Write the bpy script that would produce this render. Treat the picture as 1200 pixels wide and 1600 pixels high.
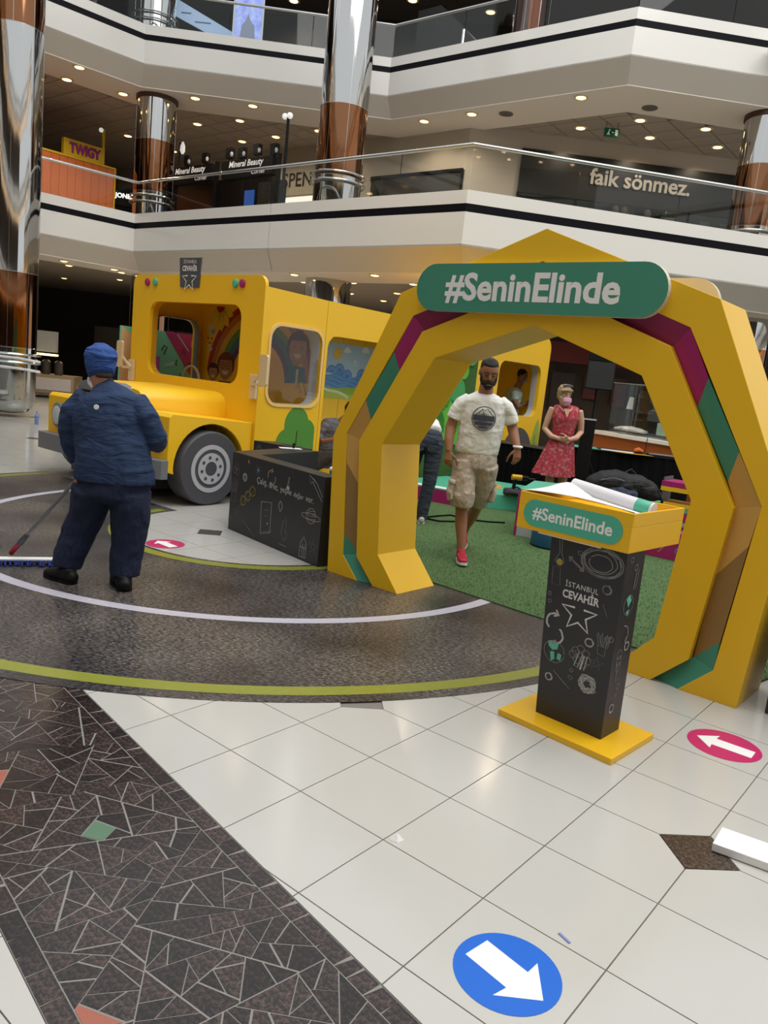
import bpy, bmesh, math, random
from mathutils import Vector, Matrix
from mathutils.geometry import tessellate_polygon
random.seed(7)
PI = math.pi
scene = bpy.context.scene
for o in list(bpy.data.objects): bpy.data.objects.remove(o)
COL = scene.collection

# ------------------------------------------------------------------ camera
F_PX, PITCH, ROLL, CAM_H = 1208.1, 0.174393, 0.106753, 1.5418
cam_data = bpy.data.cameras.new('camera'); cam = bpy.data.objects.new('camera', cam_data); COL.objects.link(cam)
cam_data.sensor_fit = 'VERTICAL'; cam_data.sensor_height = 32.0; cam_data.lens = 32.0 * F_PX / 1600.0
cam_data.clip_start = 0.05; cam_data.clip_end = 200
_f = Vector((0, math.cos(PITCH), -math.sin(PITCH))); _r = Vector((1, 0, 0)); _u = _r.cross(_f)
_R = _r * math.cos(ROLL) + _u * math.sin(ROLL); _U = -_r * math.sin(ROLL) + _u * math.cos(ROLL)
cam.matrix_world = Matrix(((_R.x, _U.x, -_f.x, 0), (_R.y, _U.y, -_f.y, 0), (_R.z, _U.z, -_f.z, CAM_H), (0, 0, 0, 1)))
scene.camera = cam
# ------------------------------------------------------------------ world, skylight, exposure
world = bpy.data.worlds.new('world'); scene.world = world; world.use_nodes = True
bg = world.node_tree.nodes['Background']; bg.inputs[0].default_value = (0.93, 0.97, 1.0, 1); bg.inputs[1].default_value = 0.85
sky = bpy.data.lights.new('skylight', 'AREA'); sky.shape = 'RECTANGLE'; sky.size = 15; sky.size_y = 13; sky.energy = 1900; sky.color = (1.0, 0.985, 0.955)
sko = bpy.data.objects.new('skylight', sky); sko.location = (4.0, 4.5, 15.5); COL.objects.link(sko)
scene.view_settings.view_transform = 'Standard'; scene.view_settings.look = 'None'
scene.view_settings.exposure = 0.22; scene.view_settings.gamma = 1.0; scene.view_settings.use_curve_mapping = False

# ------------------------------------------------------------------ materials
def lin(c):
    if isinstance(c, str):
        c = c.lstrip('#'); c = [int(c[i:i + 2], 16) / 255 for i in (0, 2, 4)]
    return tuple((v / 12.92 if v <= .04045 else ((v + .055) / 1.055) ** 2.4) for v in c)
MATS = {}
def mat(name, col, rough=.5, metal=0, var=.06, scale=6, bump=0, bscale=60, emit=0, spec=.5, trans=0, alpha=1, ecol=None):
    if name in MATS: return MATS[name]
    m = bpy.data.materials.new(name); m.use_nodes = True; nt = m.node_tree; N = nt.nodes; L = nt.links
    b = N['Principled BSDF']; c = lin(col)
    b.inputs['Roughness'].default_value = rough; b.inputs['Metallic'].default_value = metal
    b.inputs['Specular IOR Level'].default_value = spec
    tc = N.new('ShaderNodeTexCoord'); no = N.new('ShaderNodeTexNoise'); no.inputs['Scale'].default_value = scale; no.inputs['Detail'].default_value = 3
    L.new(tc.outputs['Object'], no.inputs['Vector'])
    mx = N.new('ShaderNodeMix'); mx.data_type = 'RGBA'
    mx.inputs[6].default_value = tuple(v * (1 - var) for v in c) + (1,); mx.inputs[7].default_value = tuple(min(1, v * (1 + var)) for v in c) + (1,)
    L.new(no.outputs[0], mx.inputs[0]); L.new(mx.outputs[2], b.inputs['Base Color'])
    if bump:
        n2 = N.new('ShaderNodeTexNoise'); n2.inputs['Scale'].default_value = bscale; n2.inputs['Detail'].default_value = 4
        L.new(tc.outputs['Object'], n2.inputs['Vector'])
        bp = N.new('ShaderNodeBump'); bp.inputs['Strength'].default_value = bump; bp.inputs['Distance'].default_value = .02
        L.new(n2.outputs[0], bp.inputs['Height']); L.new(bp.outputs[0], b.inputs['Normal'])
    if emit:
        b.inputs['Emission Color'].default_value = lin(ecol or col) + (1,); b.inputs['Emission Strength'].default_value = emit
    if trans: b.inputs['Transmission Weight'].default_value = trans
    if alpha < 1: b.inputs['Alpha'].default_value = alpha
    MATS[name] = m; return m
def speckle(name, base, flecks, scale=90, amount=.62, rough=.25, vary=0, stretch=(1, 1, 1), rot=0, coord='Object', tint=None):
    m = bpy.data.materials.new(name); m.use_nodes = True; nt = m.node_tree; N = nt.nodes; L = nt.links; b = N['Principled BSDF']
    b.inputs['Roughness'].default_value = rough
    tc = N.new('ShaderNodeTexCoord'); mp = N.new('ShaderNodeMapping'); mp.inputs['Scale'].default_value = stretch; mp.inputs['Rotation'].default_value = (0, 0, rot)
    L.new(tc.outputs[coord], mp.inputs['Vector'])
    n1 = N.new('ShaderNodeTexNoise'); n1.inputs['Scale'].default_value = scale; n1.inputs['Detail'].default_value = 5; n1.inputs['Roughness'].default_value = .75
    L.new(mp.outputs[0], n1.inputs['Vector'])
    r1 = N.new('ShaderNodeValToRGB'); e = r1.color_ramp.elements
    e[0].position = amount - .17; e[0].color = lin(base) + (1,); e[1].position = amount + .1; e[1].color = lin(flecks) + (1,)
    L.new(n1.outputs[0], r1.inputs[0]); out = r1.outputs[0]
    if tint:
        n3 = N.new('ShaderNodeTexNoise'); n3.inputs['Scale'].default_value = 1.1; n3.inputs['Detail'].default_value = 2; L.new(tc.outputs[coord], n3.inputs['Vector'])
        r3 = N.new('ShaderNodeValToRGB'); r3.color_ramp.elements[0].position = .4; r3.color_ramp.elements[1].position = .62
        r3.color_ramp.elements[0].color = (1, 1, 1, 1); r3.color_ramp.elements[1].color = lin(tint) + (1,); L.new(n3.outputs[0], r3.inputs[0])
        mm = N.new('ShaderNodeMix'); mm.data_type = 'RGBA'; mm.blend_type = 'MULTIPLY'; mm.inputs[0].default_value = 1
        L.new(out, mm.inputs[6]); L.new(r3.outputs[0], mm.inputs[7]); out = mm.outputs[2]
    if vary:
        oi = N.new('ShaderNodeObjectInfo'); ma = N.new('ShaderNodeMapRange'); ma.inputs[3].default_value = 1 - vary; ma.inputs[4].default_value = 1 + vary
        L.new(oi.outputs['Random'], ma.inputs[0]); mm = N.new('ShaderNodeMix'); mm.data_type = 'RGBA'; mm.blend_type = 'MULTIPLY'; mm.inputs[0].default_value = 1
        L.new(out, mm.inputs[6]); L.new(ma.outputs[0], mm.inputs[7]); out = mm.outputs[2]
    L.new(out, b.inputs['Base Color']); MATS[name] = m; return m
def glass(name, col='e6efec', alpha=.10, rough=.02):
    # thin sheet of glass: mostly see-through with a mirror sheen that grows at grazing angles
    m = bpy.data.materials.new(name); m.use_nodes = True; nt = m.node_tree; N = nt.nodes; L = nt.links
    N.remove(N['Principled BSDF']); out = N['Material Output']
    t = N.new('ShaderNodeBsdfTransparent'); t.inputs[0].default_value = tuple(1 - (1 - v) * alpha * 2 for v in lin(col)) + (1,)
    g = N.new('ShaderNodeBsdfGlossy'); g.inputs['Roughness'].default_value = rough; g.inputs[0].default_value = (.95, .97, .96, 1)
    fr = N.new('ShaderNodeFresnel'); fr.inputs[0].default_value = 1.45
    ad = N.new('ShaderNodeMath'); ad.operation = 'MULTIPLY'; ge = N.new('ShaderNodeNewGeometry'); iv = N.new('ShaderNodeMath'); iv.operation = 'SUBTRACT'; iv.inputs[0].default_value = 1; L.new(ge.outputs['Backfacing'], iv.inputs[1]); L.new(iv.outputs[0], ad.inputs[1]); L.new(fr.outputs[0], ad.inputs[0])
    mx = N.new('ShaderNodeMixShader'); L.new(ad.outputs[0], mx.inputs[0]); L.new(t.outputs[0], mx.inputs[1]); L.new(g.outputs[0], mx.inputs[2])
    L.new(mx.outputs[0], out.inputs[0]); MATS[name] = m; return m

YEL = mat('yellow_paint', 'e8b71a', .38, var=.03, scale=2)
YELD = mat('yellow_board', 'eab61c', .4, var=.03, scale=2)
YELP = mat('bus_yellow', 'efbc1a', .4, var=.03, scale=2)
TEAL = mat('teal_board', '3f8a72', .45, var=.03)
TEALL = mat('light_teal_board', '4fae92', .45, var=.03)
MAG = mat('magenta_board', 'a01f63', .4, var=.03)
MAGD = mat('magenta_board_shaded', '8a1c50', .4, var=.03)  # the arch magenta again, darkened in colour for the shade on its top pieces
TAN = mat('tan_board', 'c79a4e', .45, var=.04)
BRN = mat('brown_board', '8f6e3c', .45, var=.04)
WHT = mat('white_board', 'e9e9e7', .45, var=.02)
LETT = mat('white_lettering', 'eceae6', .5, var=.02)
BLK = mat('black_board', '26262a', .42, var=.1)
CHALK = mat('chalk_white', 'b4b2b0', .8, var=.25, scale=40)
CHALKD = mat('chalk_grey', '7d7b7a', .8, var=.3, scale=40)
CHALKY = mat('chalk_yellow', 'a08f3a', .8, var=.25, scale=40)
CHALKT = mat('chalk_teal', '58b398', .7, var=.2, scale=30)
CHALKB = mat('chalk_blue', '3a7fb0', .7, var=.2, scale=30)
GREY = mat('grey_paint', '74757a', .45, var=.04)
GREYD = mat('dark_grey_paint', '4c4d52', .45, var=.06)
TYRE = mat('tyre_grey', '4b4b50', .55, var=.06)
GREYL = mat('light_grey_paint', 'b6b6bb', .4, var=.03)
CREAM = mat('birch_board', 'd8c29a', .5, var=.06, scale=12)
CHROME = mat('chrome', 'bdbcba', .06, 1, var=.04, scale=1.2, bump=.5, bscale=1)
COPPER = mat('copper_mirror', '8a6044', .07, 1, var=.08, scale=1.2, bump=.5, bscale=1)
for _m in (CHROME, COPPER):      # long upright waves, as in thin rolled sheet
    _n = [x for x in _m.node_tree.nodes if x.type == 'BUMP'][0]; _s = _n.inputs['Height'].links[0].from_node; _n.inputs['Distance'].default_value = .012; _s.inputs['Detail'].default_value = 2
    _mp = _m.node_tree.nodes.new('ShaderNodeMapping'); _mp.inputs['Scale'].default_value = (5, 5, .22)
    _tc = [x for x in _m.node_tree.nodes if x.type == 'TEX_COORD'][0]; _m.node_tree.links.new(_tc.outputs['Object'], _mp.inputs['Vector']); _m.node_tree.links.new(_mp.outputs[0], _s.inputs['Vector'])
STEEL = mat('steel', 'c4c4c2', .18, 1, var=.03)
STEELM = mat('brushed_steel', '9a9b9c', .4, .8, var=.05)
FASC = mat('fascia_white', 'e3e0da', .16, var=.03, scale=.6)
SOFF = mat('soffit_grey', 'd3cdc4', .35, var=.03, scale=.6)
CEILW = mat('ceiling_white', 'ebe2d6', .7, var=.03, scale=.6)
CEILD = mat('ceiling_tile_brown', 'a89d90', .85, var=.08, scale=2)
STRIPE = mat('stripe_black', '100f15', .45, var=.1, spec=.1)
DARK = mat('shop_dark', '1d1a18', .7, var=.2)
DARKB = mat('shop_brown', '3a322d', .7, var=.2)
BEIGE = mat('wall_beige', 'b5ab9c', .55, var=.03, scale=1)
LAMP = mat('lamp_warm', 'ffdca0', .5, emit=4.5, ecol='ffc878')
SKIN = mat('skin', 'b98368', .55, var=.08, scale=30)
SKIND = mat('skin_tan', '96674c', .55, var=.1, scale=30)
HAIRD = mat('hair_dark', '1c1613', .7, var=.3, scale=80, bump=.5, bscale=120)
BLACK = mat('black_plastic', '0d0d0f', .5, var=.15, spec=.25)
BLACKF = mat('black_fabric', '09090b', .9, var=.2, scale=20, spec=.15)
GLASS = glass('clear_glass'); GLASSD = glass('shop_glass', '9aa8a2', .3)

# ------------------------------------------------------------------ mesh helpers
class MB:
    def __init__(s): s.v = []; s.f = []; s.m = []; s.mi = 0
    def add(s, vs, fs):
        o = len(s.v); s.v += [tuple(v) for v in vs]; s.f += [tuple(i + o for i in f) for f in fs]; s.m += [s.mi] * len(fs); return s
    def box(s, x0, x1, y0, y1, z0, z1):
        return s.add([(x0, y0, z0), (x1, y0, z0), (x1, y1, z0), (x0, y1, z0), (x0, y0, z1), (x1, y0, z1), (x1, y1, z1), (x0, y1, z1)],
                     [(0, 3, 2, 1), (4, 5, 6, 7), (0, 1, 5, 4), (1, 2, 6, 5), (2, 3, 7, 6), (3, 0, 4, 7)])
    def bar(s, a, b, w, h, up=(0, 0, 1)):
        a = Vector(a); b = Vector(b); d = (b - a).normalized(); u = Vector(up); sd = d.cross(u)
        if sd.length < 1e-4: sd = d.cross(Vector((1, 0, 0)))
        sd.normalize(); u = sd.cross(d); sd *= w / 2; u *= h / 2
        return s.add([a - sd - u, a + sd - u, a + sd + u, a - sd + u, b - sd - u, b + sd - u, b + sd + u, b - sd + u],
                     [(0, 3, 2, 1), (4, 5, 6, 7), (0, 1, 5, 4), (1, 2, 6, 5), (2, 3, 7, 6), (3, 0, 4, 7)])
    def prism(s, poly, w0, w1, fr=None, holes=()):
        # poly: (u,v) outline extruded from w0 to w1; fr maps (u,v,w) to a point
        fr = fr or (lambda u, v, w: (u, v, w)); loops = [list(poly)] + [list(h) for h in holes]
        tri = tessellate_polygon([[Vector((p[0], p[1], 0)) for p in l] for l in loops]) if (holes or len(poly) > 4) else None
        flat = [p for l in loops for p in l]; n = len(flat)
        vs = [fr(p[0], p[1], w0) for p in flat] + [fr(p[0], p[1], w1) for p in flat]; fs = []
        if tri:
            for t in tri:
                a, b, c = t; p, q, r = flat[a], flat[b], flat[c]
                if (q[0] - p[0]) * (r[1] - p[1]) - (q[1] - p[1]) * (r[0] - p[0]) < 0: b, c = c, b
                fs += [(a, c, b), (a + n, b + n, c + n)]
        else: fs += [tuple(range(n))[::-1], tuple(range(n, 2 * n))]
        o = 0
        for l in loops:
            k = len(l)
            for i in range(k):
                j = (i + 1) % k; fs.append((o + i, o + j, o + j + n, o + i + n))
            o += k
        return s.add(vs, fs)
    def flat(s, poly, w, fr, holes=()):
        loops = [list(poly)] + [list(h) for h in holes]; fl = [p for l in loops for p in l]
        tri = tessellate_polygon([[Vector((p[0], p[1], 0)) for p in l] for l in loops])
        return s.add([fr(p[0], p[1], w) for p in fl], [tuple(t) for t in tri])
    def tube(s, pts, r, n=10, caps=True):
        pts = [Vector(p) for p in pts]; k = len(pts); rs = r if isinstance(r, (list, tuple)) else [r] * k
        vs = []; ref = None
        for i, p in enumerate(pts):
            d = (pts[min(i + 1, k - 1)] - pts[max(i - 1, 0)]).normalized()
            if ref is None: ref = Vector((0, 0, 1)) if abs(d.z) < .9 else Vector((1, 0, 0))
            a = d.cross(ref)
            if a.length < 1e-5: a = d.cross(Vector((0, 1, 0)))
            a.normalize(); b = a.cross(d); ref = b
            for j in range(n):
                t = 2 * PI * j / n; vs.append(p + a * (math.cos(t) * rs[i]) + b * (math.sin(t) * rs[i]))
        fs = [(i * n + j, i * n + (j + 1) % n, (i + 1) * n + (j + 1) % n, (i + 1) * n + j) for i in range(k - 1) for j in range(n)]
        if caps: fs += [tuple(range(n))[::-1], tuple(range((k - 1) * n, k * n))]
        return s.add(vs, fs)
    def lathe(s, prof, n=24, c=(0, 0, 0), fr=None):
        fr = fr or (lambda u, v, w: (c[0] + u, c[1] + v, c[2] + w)); vs = []; k = len(prof)
        for r, z in prof:
            for j in range(n): t = 2 * PI * j / n; vs.append(fr(r * math.cos(t), r * math.sin(t), z))
        fs = [(i * n + j, i * n + (j + 1) % n, (i + 1) * n + (j + 1) % n, (i + 1) * n + j) for i in range(k - 1) for j in range(n)]
        fs += [tuple(range(n))[::-1], tuple(range((k - 1) * n, k * n))]
        return s.add(vs, fs)
    def sphere(s, c, r, n=14, m=9):
        rx, ry, rz = r if isinstance(r, (list, tuple)) else (r, r, r); prof = []
        vs = []
        for i in range(m + 1):
            p = PI * (i + .02) / (m + .04) - PI / 2
            for j in range(n): t = 2 * PI * j / n; vs.append((c[0] + rx * math.cos(p) * math.cos(t), c[1] + ry * math.cos(p) * math.sin(t), c[2] + rz * math.sin(p)))
        fs = [(i * n + j, i * n + (j + 1) % n, (i + 1) * n + (j + 1) % n, (i + 1) * n + j) for i in range(m) for j in range(n)]
        fs += [tuple(range(n))[::-1], tuple(range(m * n, (m + 1) * n))]
        return s.add(vs, fs)
    def stroke(s, pts, wd, w, fr, closed=False):
        # hand-drawn line lying in the (u,v) plane
        P = [Vector((p[0], p[1])) for p in pts]; k = len(P)
        if closed: P = P + [P[0]]; k += 1
        vs = []
        for i in range(k):
            d = P[min(i + 1, k - 1)] - P[max(i - 1, 0)]
            if closed and i in (0, k - 1): d = P[1] - P[-2]
            if d.length < 1e-9: d = Vector((1, 0))
            d.normalize(); nrm = Vector((-d.y, d.x)) * wd / 2
            a = P[i] + nrm; b = P[i] - nrm; vs += [fr(a.x, a.y, w), fr(b.x, b.y, w)]
        return s.add(vs, [(2 * i, 2 * i + 1, 2 * i + 3, 2 * i + 2) for i in range(k - 1)])
    def build(s, name, m, parent=None, smooth=False, bevel=0, kind=None, label=None):
        me = bpy.data.meshes.new(name); me.from_pydata([tuple(v) for v in s.v], [], s.f); me.update()
        ms = m if isinstance(m, (list, tuple)) else [m]
        for x in ms: me.materials.append(x)
        if len(ms) > 1: me.polygons.foreach_set('material_index', s.m)
        bm = bmesh.new(); bm.from_mesh(me); bmesh.ops.recalc_face_normals(bm, faces=bm.faces)
        bm.to_mesh(me); bm.free()
        if smooth:
            me.polygons.foreach_set('use_smooth', [True] * len(me.polygons)); me.set_sharp_from_angle(angle=math.radians(38))
        o = bpy.data.objects.new(name, me); COL.objects.link(o)
        if parent: o.parent = parent
        if bevel:
            b = o.modifiers.new('bevel', 'BEVEL'); b.width = bevel; b.segments = 2; b.limit_method = 'ANGLE'; b.angle_limit = math.radians(35)
        if kind: o['kind'] = kind
        if label: o['label'] = label
        return o
def tag(o, label, cat, group=None):
    o['label'] = label; o['category'] = cat
    if group: o['group'] = group
    return o
def thing(name, label, cat, loc=(0, 0, 0), rz=0, group=None):
    o = bpy.data.objects.new(name, None); COL.objects.link(o); o.location = loc; o.rotation_euler = (0, 0, rz); o.empty_display_size = .1
    return tag(o, label, cat, group)
def struct(o): o['kind'] = 'structure'; return o
def copy_tree(o, parent=None):
    c = o.copy(); COL.objects.link(c); c.parent = parent
    for ch in list(o.children): copy_tree(ch, c)
    return c
def arc(cx, cy, r, a0, a1, n):
    ry = r[1] if isinstance(r, (list, tuple)) else r; rx = r[0] if isinstance(r, (list, tuple)) else r
    return [(cx + rx * math.cos(math.radians(a0 + (a1 - a0) * i / n)), cy + ry * math.sin(math.radians(a0 + (a1 - a0) * i / n))) for i in range(n + 1)]
def rrect(x0, x1, y0, y1, r, n=5):
    rs = r if isinstance(r, (list, tuple)) else (r, r, r, r)   # bl, br, tr, tl
    return arc(x0 + rs[0], y0 + rs[0], rs[0], 180, 270, n) + arc(x1 - rs[1], y0 + rs[1], rs[1], 270, 360, n) + arc(x1 - rs[2], y1 - rs[2], rs[2], 0, 90, n) + arc(x0 + rs[3], y1 - rs[3], rs[3], 90, 180, n)
def text_polys(txt, size, bold=.0, shear=0, space=1.0):
    cu = bpy.data.curves.new('t', 'FONT'); cu.body = txt; cu.size = size; cu.offset = bold; cu.shear = shear; cu.space_character = space; cu.resolution_u = 3
    cu.align_x = 'CENTER'; cu.align_y = 'CENTER'
    ob = bpy.data.objects.new('t', cu); COL.objects.link(ob)
    dg = bpy.context.evaluated_depsgraph_get(); ev = ob.evaluated_get(dg); me = ev.to_mesh()
    vs = [tuple(v.co) for v in me.vertices]; fs = [tuple(p.vertices) for p in me.polygons]
    ev.to_mesh_clear(); bpy.data.objects.remove(ob); bpy.data.curves.remove(cu)
    return vs, fs
def text(mb, txt, size, cu, cv, w, fr, bold=0, width=None, rot=0, shear=0, space=1.0, height=None, depth=0):
    vs, fs = text_polys(txt, size, bold, shear, space)
    if not vs: return
    xs = [v[0] for v in vs]; ys = [v[1] for v in vs]; mx, my = (max(xs) + min(xs)) / 2, (max(ys) + min(ys)) / 2
    sx = width / (max(xs) - min(xs)) if width else 1; sy = height / (max(ys) - min(ys)) if height else (sx if not width or not height else 1)
    c, s = math.cos(rot), math.sin(rot); P = []
    for v in vs:
        a, b = (v[0] - mx) * sx, (v[1] - my) * sy; P.append((cu + a * c - b * s, cv + a * s + b * c))
    n = len(P)
    if not depth: mb.add([fr(p[0], p[1], w) for p in P], fs); return
    ed = {}
    for f in fs:
        for i in range(len(f)):
            e = (f[i], f[(i + 1) % len(f)]); ed[e] = ed.get(e, 0) + 1
    side = [(a, b, b + n, a + n) for (a, b) in ed if (b, a) not in ed]
    mb.add([fr(p[0], p[1], w) for p in P] + [fr(p[0], p[1], w + depth) for p in P], [f[::-1] for f in fs] + [tuple(i + n for i in f) for f in fs] + side)
def xz(y0=0, sgn=-1):
    "frame of an upright face in local x/z; w grows toward -y (sgn=-1)"
    return lambda u, v, w: (u, y0 + sgn * w, v)
def clip(poly, nx, ny, d):
    "keep the side nx*x+ny*y<=d"
    out = []
    for i in range(len(poly)):
        p, q = poly[i], poly[(i + 1) % len(poly)]; a = nx * p[0] + ny * p[1] - d; b = nx * q[0] + ny * q[1] - d
        if a <= 0: out.append(p)
        if (a < 0 < b) or (b < 0 < a): t = a / (a - b); out.append((p[0] + t * (q[0] - p[0]), p[1] + t * (q[1] - p[1])))
    return out
def area2(poly): return sum(poly[i][0] * poly[(i + 1) % len(poly)][1] - poly[(i + 1) % len(poly)][0] * poly[i][1] for i in range(len(poly))) / 2
def project(x, y, z):
    d = Vector((x, y, z - CAM_H)); w = d.dot(_f); return (600 + F_PX * d.dot(_R) / w, 800 - F_PX * d.dot(_U) / w, w)
# directions of the floor tiling; the stands follow it
TH = -0.670083; AX = (math.cos(TH), math.sin(TH)); BX = (-math.sin(TH), math.cos(TH)); T0 = (-0.82493, 3.13325); TS = .4
def tl(i, j): return (T0[0] + TS * (i * AX[0] + j * BX[0]), T0[1] + TS * (i * AX[1] + j * BX[1]))

# ================================================================== FLOOR
TILE = mat('floor_tile', 'b9b7b1', .14, var=.025, scale=3)
TILEF = TILE
GROUT = mat('grout', '77736d', .8, var=.1, scale=20)
GRAN = speckle('dark_granite', '191615', '5c4640', 70, .62, .2, vary=.5)
GROUTD = mat('mosaic_grout', '83807b', .8, var=.1, scale=30)
mb = MB(); mb.box(-16, 14, -3, 30, -.12, -.006); floor = struct(mb.build('floor', GROUT)); floor['label'] = 'pale tiled mall floor with a dark mosaic band'
# mosaic band (edges measured on the floor)
BD = (math.cos(math.radians(-47.7)), math.sin(math.radians(-47.7))); BN = (-BD[1], BD[0])
def bandc(x, y): return x * BN[0] + y * BN[1], x * BD[0] + y * BD[1]
N0, N1 = .555, 1.272
RC = (-1.165, 6.89); R_IN, R_OUT = 1.11, 3.60
def hidden(poly):
    "floor wholly under the printed road or the turf"
    for x, y in poly:
        r = math.hypot(x - RC[0], y - RC[1]); a = math.degrees(math.atan2(y - RC[1], x - RC[0])) % 360
        road = R_IN + .02 < r < R_OUT - .02 and 145 < a < 318
        s = (x - .44) * .635 + (y - 5.81) * .772      # turf lies behind the arch line
        turf = s > .05 and x > -.3 and y < 13.5
        if not (road or turf): return False
    return True
tiles = []
for i in range(-60, 40):
    for j in range(-16, 50):
        P = [tl(i, j), tl(i + 1, j), tl(i + 1, j + 1), tl(i, j + 1)]; cx, cy = sum(p[0] for p in P) / 4, sum(p[1] for p in P) / 4
        if cy < .9 or cy > 24 or abs(cx) > 14: continue
        px = [project(p[0], p[1], 0) for p in P]
        if all(p[2] < .3 for p in px): continue
        if max(p[0] for p in px) < -60 or min(p[0] for p in px) > 1260 or min(p[1] for p in px) > 1680: continue
        if hidden(P): continue
        g = .0022; dA = (AX[0] * g, AX[1] * g); dB = (BX[0] * g, BX[1] * g)
        loc = [(g, g), (TS - g, g), (TS - g, TS - g), (g, TS - g)]
        poly = loc; cl = .141
        for (ci, cj, nx, ny) in ((i, j, -1, -1), (i + 1, j, 1, -1), (i + 1, j + 1, 1, 1), (i, j + 1, -1, 1)):
            if ci % 4 == 1 and cj % 4 == 2:
                kx, ky = (ci - i) * TS, (cj - j) * TS; q = math.sqrt(.5)
                poly = clip(poly, nx * q, ny * q, nx * q * kx + ny * q * ky - cl * q - g)
        o = tl(i, j); wp = [(o[0] + AX[0] * u + BX[0] * v, o[1] + AX[1] * u + BX[1] * v) for u, v in poly]
        cs = [bandc(*p)[0] for p in wp]
        parts = []
        if max(cs) <= N0 or min(cs) >= N1: parts = [wp]
        else:
            a = clip(wp, -BN[0], -BN[1], -N1 - .003); b = clip(wp, BN[0], BN[1], N0 - .003)
            parts = [p for p in (a, b) if len(p) > 2 and abs(area2(p)) > 4e-4]
        sz = math.hypot(px[0][0] - px[2][0], px[0][1] - px[2][1]); hgt = max(p[1] for p in px) - min(p[1] for p in px)
        for p in parts: tiles.append((min(sz, hgt * 2), p, len(poly) == 4 and p is wp, o))
tiles.sort(key=lambda t: -t[0])
def tile_mesh(poly, z0, z1, name, m):
    b = MB(); b.prism(poly, z0, z1); return b
full = None; mb = MB(); k = 0
for sz, p, isfull, o in tiles:
    if k < 300 and sz > 9:
        k += 1
        if isfull:
            if full is None:
                fb = MB(); g = .0022; fb.prism([(AX[0] * u + BX[0] * v, AX[1] * u + BX[1] * v) for u, v in ((g, g), (TS - g, g), (TS - g, TS - g), (g, TS - g))], -.008, 0)
                full = fb.build('tile', TILE, floor); full.location = (o[0], o[1], 0)
            else:
                c = full.copy(); COL.objects.link(c); c.parent = floor; c.location = (o[0], o[1], 0)
        else: tile_mesh(p, -.008, 0, 'tile', TILE).build('tile', TILE, floor)
    else: mb.prism(p, -.008, 0)
mb.build('far_tiles', TILE, floor, kind='stuff')
# diamond insets
DIA = speckle('inset_granite', '2c2522', '6a584c', 70, .6, .25)
fb = None
for i in range(-43, 30, 4):
    for j in range(-6, 34, 4):
        c = tl(i, j); pr = project(c[0], c[1], 0)
        if pr[2] < .5 or not (-40 < pr[0] < 1240 and pr[1] < 1640) or hidden([c]) or N0 - .1 < bandc(*c)[0] < N1 + .1 or pr[2] > 17: continue
        if fb is None:
            b = MB(); h = .141 - .003; b.prism([(AX[0] * u + BX[0] * v, AX[1] * u + BX[1] * v) for u, v in ((h, 0), (0, h), (-h, 0), (0, -h))], -.008, 0)
            fb = b.build('diamond_inset', DIA, floor); d = fb
        else: d = fb.copy(); COL.objects.link(d); d.parent = floor
        d.location = (c[0], c[1], 0)
# crazy paving of the band
mb = MB(); mb.prism([(BN[0] * n + BD[0] * t, BN[1] * n + BD[1] * t) for n, t in ((N0, -6), (N1, -6), (N1, 1), (N0, 1))], -.02, -.0013)
bed = mb.build('mosaic_bed', GROUTD, floor)
rnd = random.Random(11)
T_A, T_B = -3.62, -.78
cells = []
eb = .062
for (n0, n1) in ((N0, N0 + eb), (N1 - eb, N1)):
    t = T_A
    while t < T_B:
        w = rnd.uniform(.05, .125); sk = rnd.uniform(-.012, .012); g = .0022
        cells.append([(n0 + g, t + g), (n1 - g, t + sk + g), (n1 - g, t + w - g), (n0 + g, t + w - g)]); t += w
lo, hi = N0 + eb, N1 - eb
def split_stone(poly, lim):
    a = abs(area2(poly))
    if a < lim: cells.append(poly); return
    best = (0, (1, 0))
    for u in range(len(poly)):
        for v in range(u):
            d = (poly[u][0] - poly[v][0], poly[u][1] - poly[v][1]); L = math.hypot(*d)
            if L > best[0]: best = (L, (d[0] / L, d[1] / L))
    c = (sum(q[0] for q in poly) / len(poly), sum(q[1] for q in poly) / len(poly)); an = math.atan2(best[1][1], best[1][0]) + rnd.uniform(-.36, .36); n = (math.cos(an), math.sin(an))
    d = c[0] * n[0] + c[1] * n[1] + rnd.uniform(-.16, .16) * best[0]; g = rnd.choice((.0015, .0019, .0024, .0034))
    for q in (clip(poly, n[0], n[1], d - g), clip(poly, -n[0], -n[1], -d - g)):
        if len(q) > 2: split_stone(q, rnd.uniform(.0042, .0115))
split_stone([(lo + .002, T_A), (hi - .002, T_A), (hi - .002, T_B), (lo + .002, T_B)], .01)
GREENP = mat('green_stone', '56755c', .3, var=.1); SALM = mat('salmon_stone', '9c5a48', .3, var=.12)
special = []
for (wx, wy, kind) in ((-.78, 2.28, 'g'), (-.53, 1.58, 's'), (-1.26, 2.53, 's')): special.append((bandc(wx, wy), kind))
rest = MB(); cnt = 0
allc = []
for poly in cells:
    c = (sum(p[0] for p in poly) / len(poly), sum(p[1] for p in poly) / len(poly)); m = GRAN
    for (s, kd) in special:
        if math.hypot(c[0] - s[0], c[1] - s[1]) < .038: m = GREENP if kd == 'g' else SALM
    wp = [(BN[0] * n + BD[0] * t, BN[1] * n + BD[1] * t) for n, t in poly]
    cw = (BN[0] * c[0] + BD[0] * c[1], BN[1] * c[0] + BD[1] * c[1]); pr = project(cw[0], cw[1], 0)
    if math.hypot(cw[0] - RC[0], cw[1] - RC[1]) < R_OUT - .1: continue
    vis = -60 < pr[0] < 1260 and pr[1] < 1690
    allc.append((abs(area2(poly)) / max(pr[2], .5) ** 2 if vis else 0, wp, m, cw))
allc.sort(key=lambda t: -t[0])
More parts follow.
